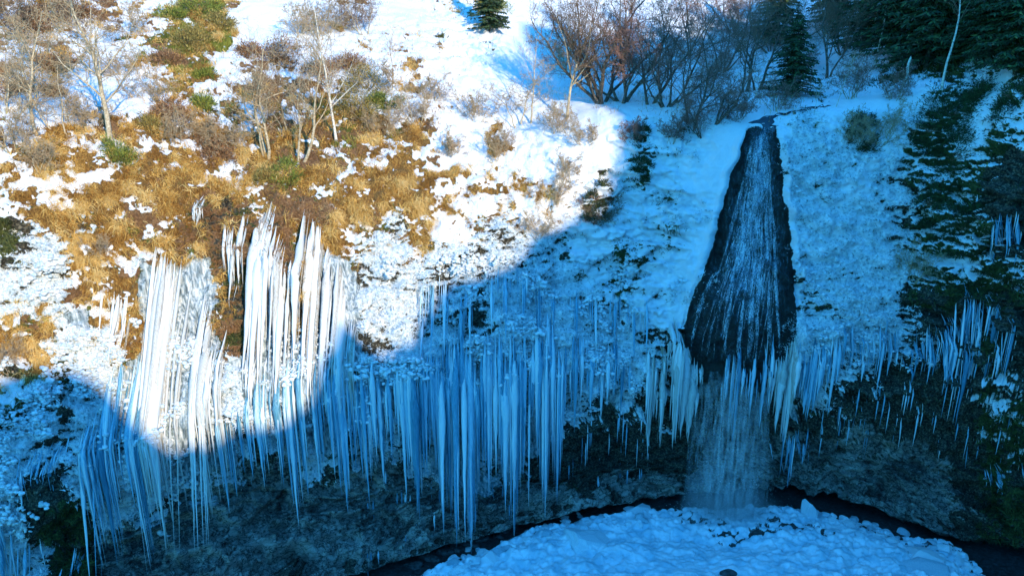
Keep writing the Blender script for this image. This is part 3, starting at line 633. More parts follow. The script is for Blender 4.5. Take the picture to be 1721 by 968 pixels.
tag(fall, 'waterfall fanning over black wet rock, then dropping as thin spray into the basin', 'waterfall')
l0 = hit(1283, 222); fall.location = l0; L0 = np.array(l0)
# film over the wet rock
us = np.linspace(.03, .95, 60); vsn = np.linspace(214, 608, 130); g = []
for u_ in us:
    col_ = []
    for y_ in vsn:
        a = np.interp(y_, [q[0] for q in FL], [q[1] for q in FL]); b_ = np.interp(y_, [q[0] for q in FR], [q[1] for q in FR])
        h_ = hit(a+(b_-a)*u_, y_); p = np.array(h_) if h_ else col_[-1]+L0; dv = p-np.array(CAM); col_.append(p-dv/np.linalg.norm(dv)*.06-L0)
    g.append(col_)
g = np.array(g); nu, nvv = g.shape[:2]; ii = np.arange(nu*nvv).reshape(nu, nvv)
qq = np.stack([ii[:-1, :-1], ii[:-1, 1:], ii[1:, 1:], ii[1:, :-1]], -1).reshape(-1, 4)
fu = np.exp(-((us-.50)/.40)**2); fv = 1-.75*sm(vsn, 430, 600)
tri_mesh('water_film', g.reshape(-1, 3), qq, M_FILM, True, fall, (fu[:, None]*fv[None, :]).reshape(-1))
def stream(path, w, seed, mat=M_STREAM, name='stream'):
    rnd = random.Random(seed); ys = np.arange(path[0][1], path[-1][1]+1, 5.0); xs = np.interp(ys, [p[1] for p in path], [p[0] for p in path])
    ph = rnd.uniform(0, 6); xs = xs+.9*np.sin(ys/31+ph)+.35*np.sin(ys/9+2*ph)
    pts = []
    for x_, y_ in zip(xs, ys):
        h_ = hit(x_, y_)
        if h_ is None: continue
        p = np.array(h_); dv = p-np.array(CAM); pts.append(p-dv/np.linalg.norm(dv)*(.09+.04*math.sin(y_*.3+ph)))
    P = np.array(pts)-L0; k = len(P); ww = w/28*.5*(.75+.35*np.sin(np.linspace(0, 9, k)+ph))*np.clip(np.minimum(np.arange(k)/3+.3, (k-1-np.arange(k))/4+.15), 0, 1)
    off = np.stack([ww, 0*ww, 0*ww], -1)
    V = np.stack([P-off, P-np.array([0, .02+.25*w/28, 0]), P+off], 1).reshape(-1, 3); i = np.arange(k-1)
    q = np.concatenate([np.stack([3*i, 3*i+1, 3*i+4, 3*i+3], -1), np.stack([3*i+1, 3*i+2, 3*i+5, 3*i+4], -1)])
    tri_mesh(name, V, q, mat, True, fall)
main = [([(1272, 228), (1268, 300), (1262, 360), (1254, 450), (1248, 520), (1240, 600)], 7), ([(1276, 228), (1276, 300), (1272, 380), (1268, 450), (1262, 560), (1256, 605)], 8),
        ([(1283, 226), (1287, 300), (1288, 380), (1290, 430), (1293, 520), (1296, 600)], 7), ([(1288, 230), (1294, 300), (1300, 400), (1306, 500), (1310, 590)], 5),
        ([(1266, 240), (1252, 330), (1238, 400), (1228, 445), (1200, 462), (1182, 500), (1165, 560), (1160, 590)], 7), ([(1270, 240), (1258, 330), (1246, 420), (1234, 452), (1226, 520), (1215, 570)], 6),
        ([(1268, 400), (1250, 446), (1222, 456), (1205, 468)], 6), ([(1264, 350), (1250, 420), (1240, 455), (1225, 475)], 7),
        ([(1280, 228), (1281, 320), (1279, 400), (1276, 470), (1270, 600)], 6), ([(1262, 246), (1244, 320), (1228, 390), (1215, 440), (1204, 470)], 4)]
for i, (pth, w_) in enumerate(main): stream(pth, w_, i)
for i in range(60):
    rnd = random.Random(90+i); u0 = rnd.uniform(.25, .8); y0 = rnd.uniform(225, 480); y1 = min(605, y0+rnd.uniform(60, 260)); pth = []
    u1 = min(.9, max(.05, u0+(rnd.uniform(-.12, .06)))); 
    for y_ in np.linspace(y0, y1, 5):
        a = np.interp(y_, [q[0] for q in FL], [q[1] for q in FL]); b_ = np.interp(y_, [q[0] for q in FR], [q[1] for q in FR]); t = (y_-y0)/(y1-y0); pth.append((a+(b_-a)*(u0+(u1-u0)*t), y_))
    stream(pth, rnd.uniform(.9, 2.4), 200+i)
# free fall below the lip: thin sheets and threads of drops
def veil(pxc, w, y0, y1, seed, mat, name):
    rnd = random.Random(seed); l = hit(pxc, y0); Y = l.y-.15; top = l.z+rnd.uniform(-2.2, .3); x = l.x; 
    zb = basin_z(x, Y-.6)+.05; n_ = 24; V = []
    for k in range(n_):
        t = k/(n_-1); z = top+(zb-top)*t; y = Y-.8*math.sqrt(t); ww = w/28*.5*(.35+1.0*t**.6)
        for s_ in (-1, -.33, .33, 1): V.append((x+ww*s_+.06*math.sin(t*9+seed), y-.12*(1-s_*s_), z))
    V = np.array(V)-L0; q = [(4*k+j, 4*k+j+1, 4*k+j+5, 4*k+j+4) for k in range(n_-1) for j in range(3)]
    tri_mesh(name, V, q, mat, True, fall)
for i, (pxc, w_) in enumerate([(1218, 14), (1234, 12), (1250, 46), (1270, 40), (1205, 50), (1232, 60), (1185, 40), (1288, 30)]): veil(pxc, w_, 604, 845, i+1, M_VEIL, 'falling_veil')
for i in range(9): veil(random.Random(i+60).gauss(1230, 18), random.Random(i).uniform(1.5, 3), 604, 845, i+40, M_THREAD, 'falling_thread')
# spray where it lands: many fine drops
n_ = 1500; c = np.array([hit(1238, 606).x, hit(1238, 606).y-.9, 0]); rg = np.random.default_rng(5)
pos = np.stack([c[0]+rg.normal(0, 1.5, n_), c[1]+rg.normal(0, .6, n_), 0*np.zeros(n_)], -1); pos[:, 2] = [basin_z(a, b) for a, b in pos[:, :2]]
pos[:, 2] += rg.exponential(.8, n_); s_ = rg.uniform(.006, .016, n_)
tet = np.array([(1, 1, 1), (-1, -1, 1), (-1, 1, -1), (1, -1, -1)]); V = (pos[:, None, :]+tet[None]*s_[:, None, None]).reshape(-1, 3)-L0
i = np.arange(n_)*4; q = np.concatenate([np.stack([i, i+1, i+2], -1), np.stack([i, i+3, i+1], -1), np.stack([i, i+2, i+3], -1), np.stack([i+1, i+3, i+2], -1)])
md, nd, bd, od = newmat('water_drops'); bd.inputs['Base Color'].default_value = (.85, .9, .95, 1); bd.inputs['Roughness'].default_value = .3
sp = tri_mesh('spray', V, q, md, False, fall); tag(sp, kind='stuff')
# fine mist where the water lands
import bmesh as _bm
bmm = _bm.new(); _bm.ops.create_icosphere(bmm, subdivisions=4, radius=1.0)
for v in bmm.verts: v.co = Vector((v.co.x*3.4, v.co.y*1.5, v.co.z*1.7))
me = bpy.data.meshes.new('mist'); bmm.to_mesh(me); bmm.free()
mm = bpy.data.materials.new('landing_mist'); mm.use_nodes = True; mn = mm.node_tree; mn.nodes.clear(); mo = mn.nodes.new('ShaderNodeOutputMaterial'); mv = mn.nodes.new('ShaderNodeVolumePrincipled')
mtc = mn.nodes.new('ShaderNodeTexCoord'); ml = mn.nodes.new('ShaderNodeVectorMath'); ml.operation = 'MULTIPLY'; ml.inputs[1].default_value = (1/3.4, 1/1.5, 1/1.7); mn.links.new(mtc.outputs['Object'], ml.inputs[0])
ll = mn.nodes.new('ShaderNodeVectorMath'); ll.operation = 'LENGTH'; mn.links.new(ml.outputs[0], ll.inputs[0])
mrr = mn.nodes.new('ShaderNodeMapRange'); mrr.inputs[1].default_value = 1.0; mrr.inputs[2].default_value = .1; mrr.inputs[3].default_value = 0; mrr.inputs[4].default_value = .42; mn.links.new(ll.outputs['Value'], mrr.inputs[0])
mn.links.new(mrr.outputs[0], mv.inputs['Density']); mv.inputs['Color'].default_value = (.92, .95, 1, 1); mn.links.new(mv.outputs[0], mo.inputs['Volume']); me.materials.append(mm)
mist = bpy.data.objects.new('mist', me); COL.objects.link(mist); mist.parent = fall; mist.location = (c[0]-L0[0], c[1]-.3-L0[1], basin_z(c[0], c[1])+.7-L0[2]); tag(mist, kind='stuff')
# stream arriving at the lip: dark open water in the snow
sm_, sn, sb_, so_ = newmat('dark_stream_water'); sb_.inputs['Base Color'].default_value = (.012, .03, .05, 1); sb_.inputs['Roughness'].default_value = .12
bump(sn, sb_, noise(sn, 7, 3), .5, .05)
pth = [(1284, 216, 24), (1278, 207, 20), (1290, 199, 14), (1318, 192, 10), (1345, 186, 9), (1370, 182, 8), (1400, 178, 7)]
V = []; ks = np.linspace(0, len(pth)-1, 60)
for t in ks:
    i = min(int(t), len(pth)-2); f = t-i; x_, y_, w_ = [pth[i][k]*(1-f)+pth[i+1][k]*f for k in range(3)]; h_ = hit(x_, y_)
    for s_ in (-1, 0, 1):
        xx = h_.x+s_*w_/28*.9+.1*math.sin(t*5+s_); gz = ground_z(xx, h_.y); V.append((xx, h_.y, (gz if gz else h_.z)+.03))
q = [(3*k+j, 3*k+j+1, 3*k+j+4, 3*k+j+3) for k in range(59) for j in range(2)]
stw = tri_mesh('stream_water', np.array(V), q, sm_); tag(stw, 'narrow dark stream in the snow feeding the waterfall', 'stream', kind='structure')
# ------------------------------------------------------------------ bare trees
def bark(name, a, b_, c_):
    m, n, b, out = newmat(name); f = noise(n, 9, 4, rough=.7)
    n.links.new(ramp(n, f, [(.3, a), (.5, b_), (.68, c_)]), b.inputs['Base Color']); b.inputs['Roughness'].default_value = .9; return m
BK = {'pale': bark('lichen_bark', (.16, .11, .06), (.42, .34, .22), (.62, .55, .42)), 'dark': bark('dark_bark', (.03, .022, .018), (.10, .075, .055), (.28, .24, .19)),  # lichen-pale bark on sunlit trees, darker colour painted in for shaded ones
      'birch': bark('birch_bark', (.12, .10, .08), (.62, .58, .50), (.8, .77, .7)), 'red': bark('reddish_twigs', (.10, .045, .03), (.28, .14, .10), (.42, .26, .2)),
      'paletwig': bark('pale_twigs', (.22, .14, .07), (.42, .30, .17), (.55, .43, .28)), 'browntwig': bark('brown_twigs', (.08, .045, .025), (.2, .12, .07), (.34, .23, .14))}
def grow(H, rnd, stems=1, spread=.2, gnarl=.18, lean=(0, 0), levels=3, nb=(11, 8, 6), ang=50, r0=None, droop=0.0, first=.22, up=.25):
    """returns two lists (limbs, twigs) of (points, radii)"""
    r0 = (r0*.8 if r0 else H*.012); out = [[], []]
    def branch(p, d, L, r, lev):
        k = 9 if lev == 0 else (7 if lev == 1 else 5); pts = [p.copy()]; dd = d/np.linalg.norm(d); seg = L/(k-1)
        for i in range(k-1):
            dd = dd+np.array([rnd.gauss(0, gnarl*(1+.5*lev)), rnd.gauss(0, gnarl*(1+.5*lev)), rnd.gauss(0, gnarl*(.6+.4*lev))])+np.array([0, 0, (up if lev < 2 else up*.5)*.35-droop*lev*.12])
            dd /= np.linalg.norm(dd); p = p+dd*seg; pts.append(p.copy())
        P = np.array(pts); t = np.linspace(0, 1, k); R = r*(1-.82*t); R[0] *= 1.25 if lev == 0 else 1
        out[0 if lev < 1 or (lev == 1 and r > .035) else 1].append((P, np.maximum(R, .006)))
        if lev < levels:
            n = nb[lev]
            for j in range(n):
                tt = first+(1-first)*(j+rnd.random())/n if lev == 0 else .15+.85*(j+rnd.random())/n
                f = tt*(k-1); i = min(int(f), k-2); q = P[i]+(P[i+1]-P[i])*(f-i); ax = P[i+1]-P[i]; ax /= np.linalg.norm(ax)
                rv = np.array([rnd.gauss(0, 1) for _ in range(3)]); rv -= ax*rv.dot(ax); rv /= np.linalg.norm(rv); a = math.radians(ang*rnd.uniform(.6, 1.25))
                Lc = L*(.55 if lev == 0 else .5)*(1.15-.75*tt)*rnd.uniform(.7, 1.2)
                branch(q, ax*math.cos(a)+rv*math.sin(a), Lc, max(.007, r*(1-.8*tt)*.55), lev+1)
    for s in range(stems):
        az = rnd.uniform(0, 6.28) if stems > 2 else (0.3+s*3.0); sp = spread*(rnd.uniform(.5, 1.1) if stems > 1 else 0)
        d = np.array([math.cos(az)*sp+lean[0], math.sin(az)*sp*.6+lean[1], 1.0])
        branch(np.array([math.cos(az)*.12*(stems > 1), math.sin(az)*.12*(stems > 1), -.25]), d, (H+.25)*(1 if s == 0 else rnd.uniform(.65, 1)), r0*(1 if s == 0 else rnd.uniform(.6, .95)), 0)
    return out
def pack(lst, sides):
    Vs, Qs, o = [], [], 0
    for k in sorted({len(p) for p, r in lst}):
        sel = [(p, r) for p, r in lst if len(p) == k]; V, q = tubes([p for p, r in sel], [r for p, r in sel], sides); Vs.append(V); Qs.append(q+o); o += len(V)
    return np.concatenate(Vs), np.concatenate(Qs)
TREES = 0
def tree(px, py, pytop, label, bk='pale', tw='paletwig', name='bare_tree', cat='tree', group=None, at=None, **kw):
    global TREES; TREES += 1
    l = at or hit(px, py)
    if l is None: return
    dep = l.y*CP-(l.z-CZ)*SP; H = (py-pytop)*dep/F/.97
    rnd = random.Random(TREES*13+5); limbs, twigs = grow(H, rnd, **kw)
    root = bpy.data.objects.new(name, None); root.location = l; COL.objects.link(root); tag(root, label, cat, group)
    V, q = pack(limbs, 6); tri_mesh('trunk', V, q, BK[bk], True, root)
    V, q = pack(twigs, 3); tri_mesh('crown', V, q, BK[tw], True, root)
    return root
BE = dict(stems=6, spread=1.15, gnarl=.24, nb=(12, 9, 7), first=.2, up=.35, levels=3)
GN = dict(stems=2, spread=.35, gnarl=.28, nb=(13, 9, 7), first=.25, levels=3, ang=60)
BI = dict(stems=1, gnarl=.08, nb=(24, 9, 6), first=.25, levels=3, ang=48, up=.3)
TH = dict(stems=1, gnarl=.07, nb=(9, 4, 3), first=.5, levels=3, ang=40)
SH = dict(stems=8, spread=1.1, gnarl=.26, nb=(8, 7, 6), first=.15, levels=3, up=.4)
tree(186, 245, 12, 'pale lichen covered tree with one thick upright trunk, its long shadow on the snow', stems=1, gnarl=.10, nb=(18, 9, 6), first=.3, r0=.19, lean=(-.1, 0), ang=62)
tree(62, 228, 28, 'pale leaning tree second from the left edge', stems=1, gnarl=.14, nb=(14, 8, 6), lean=(-.25, .1), r0=.12, ang=55)
tree(112, 232, 95, 'low scraggly pale tree between the leaning tree and the thick upright trunk', **GN)
tree(14, 200, 60, 'pale many stemmed tree cut by the left edge', **BE)
tree(30, 62, -40, 'bare tree in the top left corner with brown twigs', tw='browntwig', **BE)
tree(108, 50, -30, 'bare bushy tree at the top edge right of the corner tree', tw='browntwig', **SH)
tree(152, 75, 5, 'small bare tree above the thick upright trunk', tw='browntwig', **GN)
tree(448, 262, 68, 'gnarled pale tree with twin upright stems above the golden grass', r0=.13, stems=3, spread=.3, gnarl=.2, nb=(11, 8, 6), first=.3, ang=55)
tree(478, 225, 110, 'small crooked tree just right of the gnarled twin stemmed tree', **GN)
tree(505, 272, 95, 'pale tree whose stem curves out low over the golden grass', stems=2, spread=.25, gnarl=.2, lean=(.65, 0), up=.9, nb=(12, 8, 6), r0=.13, ang=55, first=.3)
tree(566, 240, 10, 'tall slender pale birch with fine twigs above the golden grass', 'birch', 'paletwig', 'birch_tree', r0=.11, **BI)
tree(612, 58, -40, 'bare rounded tree at the top edge above the brown bushes', tw='browntwig', **BE)
tree(660, 150, 72, 'thin bare sapling on the sunny snow left of the brown tufts', **TH)
tree(664, 152, 95, 'short forked sapling behind the thin bare sapling', **GN)
tree(700, 212, 140, 'small bare bushy tree beside the golden grass edge on sunny snow', **SH)
tree(870, 212, 95, 'bare tree with crooked twin stems on the sunny snow, casting branch shadows', 'pale', 'paletwig', **GN)
tree(892, 208, 75, 'slim leaning tree close right of the crooked twin stemmed one', lean=(.22, 0), **TH)
tree(952, 200, -5, 'tall pale tree at the edge of the blue shade, left of the big beech', 'pale', 'browntwig', r0=.13, **BI)
tree(930, 222, 165, 'low twiggy bush tree on the snow rim near the sun and shade edge', **SH)
tree(925, 350, 285, 'small bare branches sprawling on the sunny cliff snow', **SH)
tree(1002, 375, 312, 'bare bush leaning from the dark rocks at the sun and shade edge', tw='browntwig', **SH)
tree(1012, 172, -30, 'large many stemmed beech with widely fanned limbs on the snow rim', 'dark', 'browntwig', r0=.2, stems=8, spread=1.35, gnarl=.2, nb=(12, 9, 7), first=.25, up=.4)
tree(1046, 172, -20, 'beech with upright dark stems, right half of the large fanned clump', 'dark', 'red', r0=.16, **BE)
tree(1092, 176, 10, 'dark stem leaning right, next to the large fanned beech clump', 'dark', 'browntwig', stems=2, spread=.4, lean=(.3, 0), gnarl=.12, nb=(12, 8, 6), r0=.14)
tree(1118, 178, 20, 'dark crooked many stemmed tree on the snow rim between beech clump and waterfall', 'dark', 'red', r0=.12, **BE)
tree(1162, 218, 65, 'reddish twigged tree growing right on the rim left of the waterfall', 'dark', 'red', stems=3, spread=.35, gnarl=.16, nb=(12, 9, 7), r0=.13)
tree(1180, 226, 150, 'low red twigged bush hanging over the rim left of the waterfall', 'dark', 'red', **SH)
tree(1200, 205, 110, 'dark leaning tree closest to the waterfall lip on its left', 'dark', 'red', stems=3, spread=.5, lean=(.3, 0), gnarl=.18, nb=(11, 8, 6), r0=.11)
tree(1252, 155, -20, 'dark wavy stemmed tree above the waterfall lip', 'dark', 'browntwig', stems=2, spread=.25, gnarl=.16, nb=(14, 8, 6), r0=.15)
tree(1272, 152, -10, 'dark tree with bowed trunk just right of the wavy stemmed one', 'dark', 'browntwig', stems=2, spread=.5, gnarl=.2, nb=(13, 8, 6), r0=.13)
tree(1214, 120, -30, 'dark bare tree behind the rim between red twigged tree and wavy stemmed one', 'dark', 'red', **BE)
tree(1160, 95, -40, 'bare tree against the sunny snow strip at the top', 'dark', 'red', **BE)
tree(1235, 60, -50, 'bare tree at the top edge where the sunny snow strip ends', 'dark', 'red', **BE)
tree(1296, 90, -40, 'dark bare tree behind the single dark spruce, on its left', 'dark', 'browntwig', **BE)
tree(1392, 130, -10, 'dark leaning bare tree right of the single spruce beside the stream', 'dark', 'browntwig', stems=3, spread=.6, gnarl=.17, lean=(.15, 0), nb=(12, 8, 6), r0=.13)
tree(1416, 90, -40, 'dark bare tree behind the stream at the spruce wood edge', 'dark', 'browntwig', **BE)
tree(1368, 192, 150, 'tiny pale sapling standing in snow at the stream bank', 'birch', 'paletwig', 'birch_tree', **TH)
tree(1403, 182, 105, 'thin leaning pale birch on the stream bank', 'birch', 'paletwig', 'birch_tree', lean=(.2, 0), **TH)
tree(1468, 118, -20, 'slender pale birch in front of the dark spruces, leftmost of three', 'birch', 'browntwig', 'birch_tree', **TH)
tree(1492, 92, 30, 'short curved bare stem between the slender birch and the spruces', 'pale', 'browntwig', **TH)
tree(1583, 150, -30, 'thin birch standing at the right cliff rim before the spruces', 'birch', 'browntwig', 'birch_tree', **TH)
tree(1636, 98, -30, 'bright white birch trunk against the darkest spruces', 'birch', 'browntwig', 'birch_tree', r0=.10, **TH)
tree(1480, 240, 170, 'frosted pale bush on the snowy rim right of the waterfall', 'pale', 'paletwig', name='frosted_bush', cat='bush', **SH)
tree(1440, 245, 185, 'smaller frosted bush left of the larger one on the rim', 'pale', 'paletwig', name='frosted_bush', cat='bush', **SH)
tree(165, 430, 385, 'bare twiggy bush on the frosted slope above the left ice', name='bare_bush', cat='bush', **SH)
tree(15, 620, 560, 'bare twigs on the brown rocks at the left edge', name='bare_bush', cat='bush', **SH)
tree(1535, 470, 400, 'hanging frosted twigs beside the mossy ledges of the right wall', 'pale', 'paletwig', name='frosted_bush', cat='bush', **SH)
for px, py, pt, lab, kw_ in [(240, 60, 5, 'spindly pale sapling on the snow gully left of the green broom', GN), (210, 130, 70, 'little bare bush on the snow right of the thick upright trunk', SH), (250, 170, 110, 'small bare bush on the snow between trunk and brown patches', SH),
        (300, 240, 175, 'fine twigged bare bush in the middle of the left slope', SH), (340, 235, 180, 'fine twigged bare bush left of the gnarled twin stemmed tree', SH), (395, 250, 190, 'low pale twigs close to the gnarled twin stemmed tree', SH),
        (20, 250, 170, 'pale twiggy bush at the left edge below the leaning trees', SH), (70, 290, 230, 'pale bare bush among snow tussocks at left', SH), (150, 215, 150, 'bush of pale twigs behind the thick upright trunk', SH), (130, 140, 60, 'pale crooked small tree on the upper left slope', GN),
        (60, 120, 30, 'crooked small tree among brown twigs at upper left', GN), (500, 60, 0, 'thin bare twigs on the snow at the top edge, centre left', SH), (560, 60, 0, 'bare brown bush at the top edge left of the rounded tree', SH), (640, 230, 170, 'fine bare bush at the right end of the brown thicket', SH),
        (725, 170, 120, 'tiny bare bush among the brown tufts on sunny snow', SH), (760, 260, 215, 'small bare twigs on the snow right of the golden grass', SH), (800, 200, 150, 'faint bare twigs in the middle of the sunny snow', SH), (845, 260, 205, 'low twigs on sunny snow under the crooked twin stems', SH),
        (985, 240, 190, 'low twiggy bush right at the sunny rim corner', SH), (960, 300, 250, 'bare twigs on the sunny rim face', SH), (905, 400, 350, 'thin twigs over the rime at the shadow edge', SH), (1060, 240, 195, 'dark twigs along the shaded snow rim', SH), (1130, 235, 190, 'dark twiggy growth on the rim left of the red bush', SH),
        (960, 120, 50, 'reddish bare shrub behind the tall pale tree at the edge of the shade', SH), (1080, 120, 40, 'bare shrub filling the gap behind the beech clump', SH), (1240, 200, 140, 'low spreading twigs beside the waterfall lip on its left', SH), (1300, 185, 120, 'low spreading bare shrub below the single dark spruce', SH),
        (1345, 120, 60, 'bare shrub right behind the single dark spruce', SH), (1430, 165, 90, 'tangled bare shrub where the stream leaves the wood', SH), (1500, 170, 110, 'tangled bare shrub in front of the snapped trunk', SH), (1190, 150, 80, 'tangled low shrub behind the red twigged tree', SH)]:
    tree(px, py, pt, lab, tw='paletwig' if px < 1000 else 'red', name='bare_bush' if kw_ is SH else 'bare_tree', cat='bush' if kw_ is SH else 'tree', **kw_)
# snapped trunk
l = hit(1523, 138); P = np.array([(0, 0, -.2), (.02, 0, .4), (-.03, .03, .9), (.03, 0, 1.35), (.06, 0, 1.5)]); V, q = tubes(P[None], np.array([[.11, .09, .085, .07, .02]]), 8)
o = tri_mesh('broken_trunk', V, q, BK['birch']); o.location = l; tag(o, 'snapped pale trunk stub on the rim in front of the spruces', 'tree stump')

# ------------------------------------------------------------------ spruces
mS, nS, bS, oS = newmat('spruce_needles'); at_ = nS.nodes.new('ShaderNodeAttribute'); at_.attribute_name = 'vary'
nS.links.new(ramp(nS, at_.outputs['Fac'], [(0, (.010, .022, .010)), (.5, (.026, .055, .016)), (.8, (.07, .115, .028)), (1, (.13, .17, .05))]), bS.inputs['Base Color']); bS.inputs['Roughness'].default_value = .75
def leaves(C, D, L, W, rg):
    """small drooping quads: centre C, direction D"""
    n = len(C); R = rg.normal(size=(n, 3)); S = np.cross(D, R); S /= np.linalg.norm(S, axis=1, keepdims=True)+1e-9
    a = C-S*W[:, None]*.5; b = C+S*W[:, None]*.5; c = C+D*L[:, None]+S*W[:, None]*.12; d = C+D*L[:, None]-S*W[:, None]*.12
    V = np.stack([a, b, c, d], 1).reshape(-1, 3); i = np.arange(n)*4; return V, np.stack([i, i+1, i+2, i+3], -1)
def spruce_mesh(H, seed, dens=1.0):
    rg = np.random.default_rng(seed); C = []; D = []; tr = []
    z = H*.08
    while z < H*.98:
        t = z/H; Lb = H*.30*(1-t)**.8+.1
        for k in range(int(8*dens)):
            if rg.random() < .14: continue
            az = rg.uniform(0, 6.28); L = Lb*rg.uniform(.6, 1.15); d = np.array([math.cos(az), math.sin(az), 0]); m = max(8, int(L*34)); s = rg.uniform(.08, 1, m)
            P = d[None]*(L*s)[:, None]; P[:, 2] = z-.30*L*s**1.4+.12*L*s**3
            side = np.array([-d[1], d[0], 0]); off = rg.uniform(-1, 1, m)*.30*L*(1-s)*.9; P += side*off[:, None]; P[:, 2] += rg.normal(0, .03, m)
            C.append(P); dd = d*.5+side*np.sign(off)[:, None]*.6+np.array([0, 0, -.55])+rg.normal(0, .25, (m, 3)); D.append(dd/np.linalg.norm(dd, axis=1, keepdims=True))
            tr.append((np.array([[0, 0, z], d*L*.5+[0, 0, z-.1*L], d*L*.95+[0, 0, z-.2*L]]), np.array([.03, .018, .006])))
        z += H*.028*rg.uniform(.8, 1.2)
    C = np.concatenate(C); D = np.concatenate(D); n = len(C)
    V, q = leaves(C, D, rg.uniform(.14, .32, n), rg.uniform(.07, .14, n), rg); va = np.repeat(np.clip(rg.normal(.45, .22, n), 0, 1), 4)
    Vt, qt = pack(tr+[(np.array([[0, 0, -.3], [0, 0, H*.5], [0, 0, H]]), np.array([H*.018, H*.011, .01]))], 4)
    return V, q, va, Vt, qt
PROTO = []
for i, H in enumerate((8.0, 7.0, 9.0)):
    V, q, va, Vt, qt = spruce_mesh(H, 40+i)
    r_ = bpy.data.objects.new('spruce_tree', None); t_ = tri_mesh('trunk', Vt, qt, BK['dark'], True, r_); c_ = tri_mesh('crown', V, q, mS, False, r_, va); PROTO.append([H, r_, t_, c_, False])
def spruce(px, py, pytop, label, i, group=None, at=None, wide=1.0):
    H, r_, t_, c_, used = PROTO[i]; l = at or hit(px, py)
    if l is None: return
    if not used: r = r_; PROTO[i][4] = True
    else:
        r = r_.copy()
        for ch in (t_, c_): d = ch.copy(); d.parent = r; COL.objects.link(d)
    COL.objects.link(r); dep = l.y*CP-(l.z-CZ)*SP; s = ((py-pytop)*dep/F)/H if at is None else pytop
    r.location = l; r.scale = (s*wide, s*wide, s); r.rotation_euler = (0, 0, (px*7.3) % 6.28); tag(r, label, 'spruce', group); return r
G_ = 'spruces of the dark wood at top right'
spruce(1330, 160, 30, 'single dark spruce above the waterfall lip, surrounded by bare trees', 0, wide=1.35)
spruce(1305, 75, -70, 'dark spruce at the top edge behind the single one', 1, G_, wide=1.2)
spruce(1448, 85, -90, 'leftmost spruce of the dark wood at top right', 2, G_, wide=1.2)
spruce(1510, 100, -110, 'dark spruce behind the snapped pale trunk', 0, G_, wide=1.3)
spruce(1556, 118, -90, 'spruce left of the thin rim birch', 1, G_, wide=1.3)
spruce(1608, 85, -120, 'spruce between the thin rim birch and the bright white birch', 2, G_, wide=1.3)
spruce(1660, 105, -100, 'spruce just right of the bright white birch', 0, G_, wide=1.3)
spruce(1708, 120, -80, 'spruce at the top right corner edge', 1, G_, wide=1.4)
spruce(1580, 40, -160, 'taller spruce at the back behind the thin rim birch', 2, G_, wide=1.3)
spruce(1500, 45, -130, 'back row spruce above the snapped trunk', 1, G_, wide=1.3)
spruce(1690, 40, -160, 'back row spruce in the right corner', 2, G_, wide=1.3)
spruce(1395, 40, -90, 'back row spruce left of the wood, behind bare trees', 0, G_, wide=1.1)
spruce(822, 52, -60, 'dark green young spruce alone on the sunny snow at the top edge', 1, None, wide=1.2)
_u = SUN_H; _v = np.array([-_u[1], _u[0]])
for i, s_ in enumerate((36.5, 39.0, 43.5, 47.0)):  # unseen spruces, added for the shadow bands they throw on the snow
    p = 60*_u+s_*_v; Hc = np.interp(s_, [a for a, b in SHADE_CREST], [b for a, b in SHADE_CREST])
    spruce(i, 0, (.62, .4, .6, .42)[i], 'unseen spruce added on the crest to cast shadow bands', i % 3, 'spruces added on the unseen crest for their shadows', at=Vector((p[0], p[1], Hc-1.3)))
# ------------------------------------------------------------------ bushes
def leafmat(name, stops):
    m, n, b, out = newmat(name); a = n.nodes.new('ShaderNodeAttribute'); a.attribute_name = 'vary'
    n.links.new(ramp(n, a.outputs['Fac'], stops), b.inputs['Base Color']); b.inputs['Roughness'].default_value = .85; return m
LM = {'green': leafmat('broom_leaves', [(0, (.03, .05, .008)), (.5, (.13, .17, .02)), (1, (.34, .32, .05))]),
      'brown': leafmat('brown_bush_leaves', [(0, (.06, .03, .015)), (.5, (.22, .11, .05)), (1, (.42, .26, .13))]),
      'olive': leafmat('olive_bush_leaves', [(0, (.06, .05, .012)), (.5, (.22, .17, .04)), (1, (.40, .30, .09))]),
      'dark': leafmat('evergreen_leaves', [(0, (.006, .014, .006)), (.5, (.02, .05, .012)), (1, (.07, .11, .025))]),
      'gold': leafmat('dry_grass_blades', [(0, (.10, .04, .008)), (.3, (.30, .14, .022)), (.6, (.66, .40, .10)), (1, (.85, .64, .28))]),
      'frost': leafmat('frosted_tips', [(0, (.35, .45, .52)), (.5, (.7, .76, .8)), (1, (.88, .9, .92))]),
      'moss': leafmat('moss_tufts', [(0, (.008, .012, .005)), (.6, (.035, .05, .012)), (1, (.12, .13, .03))])}
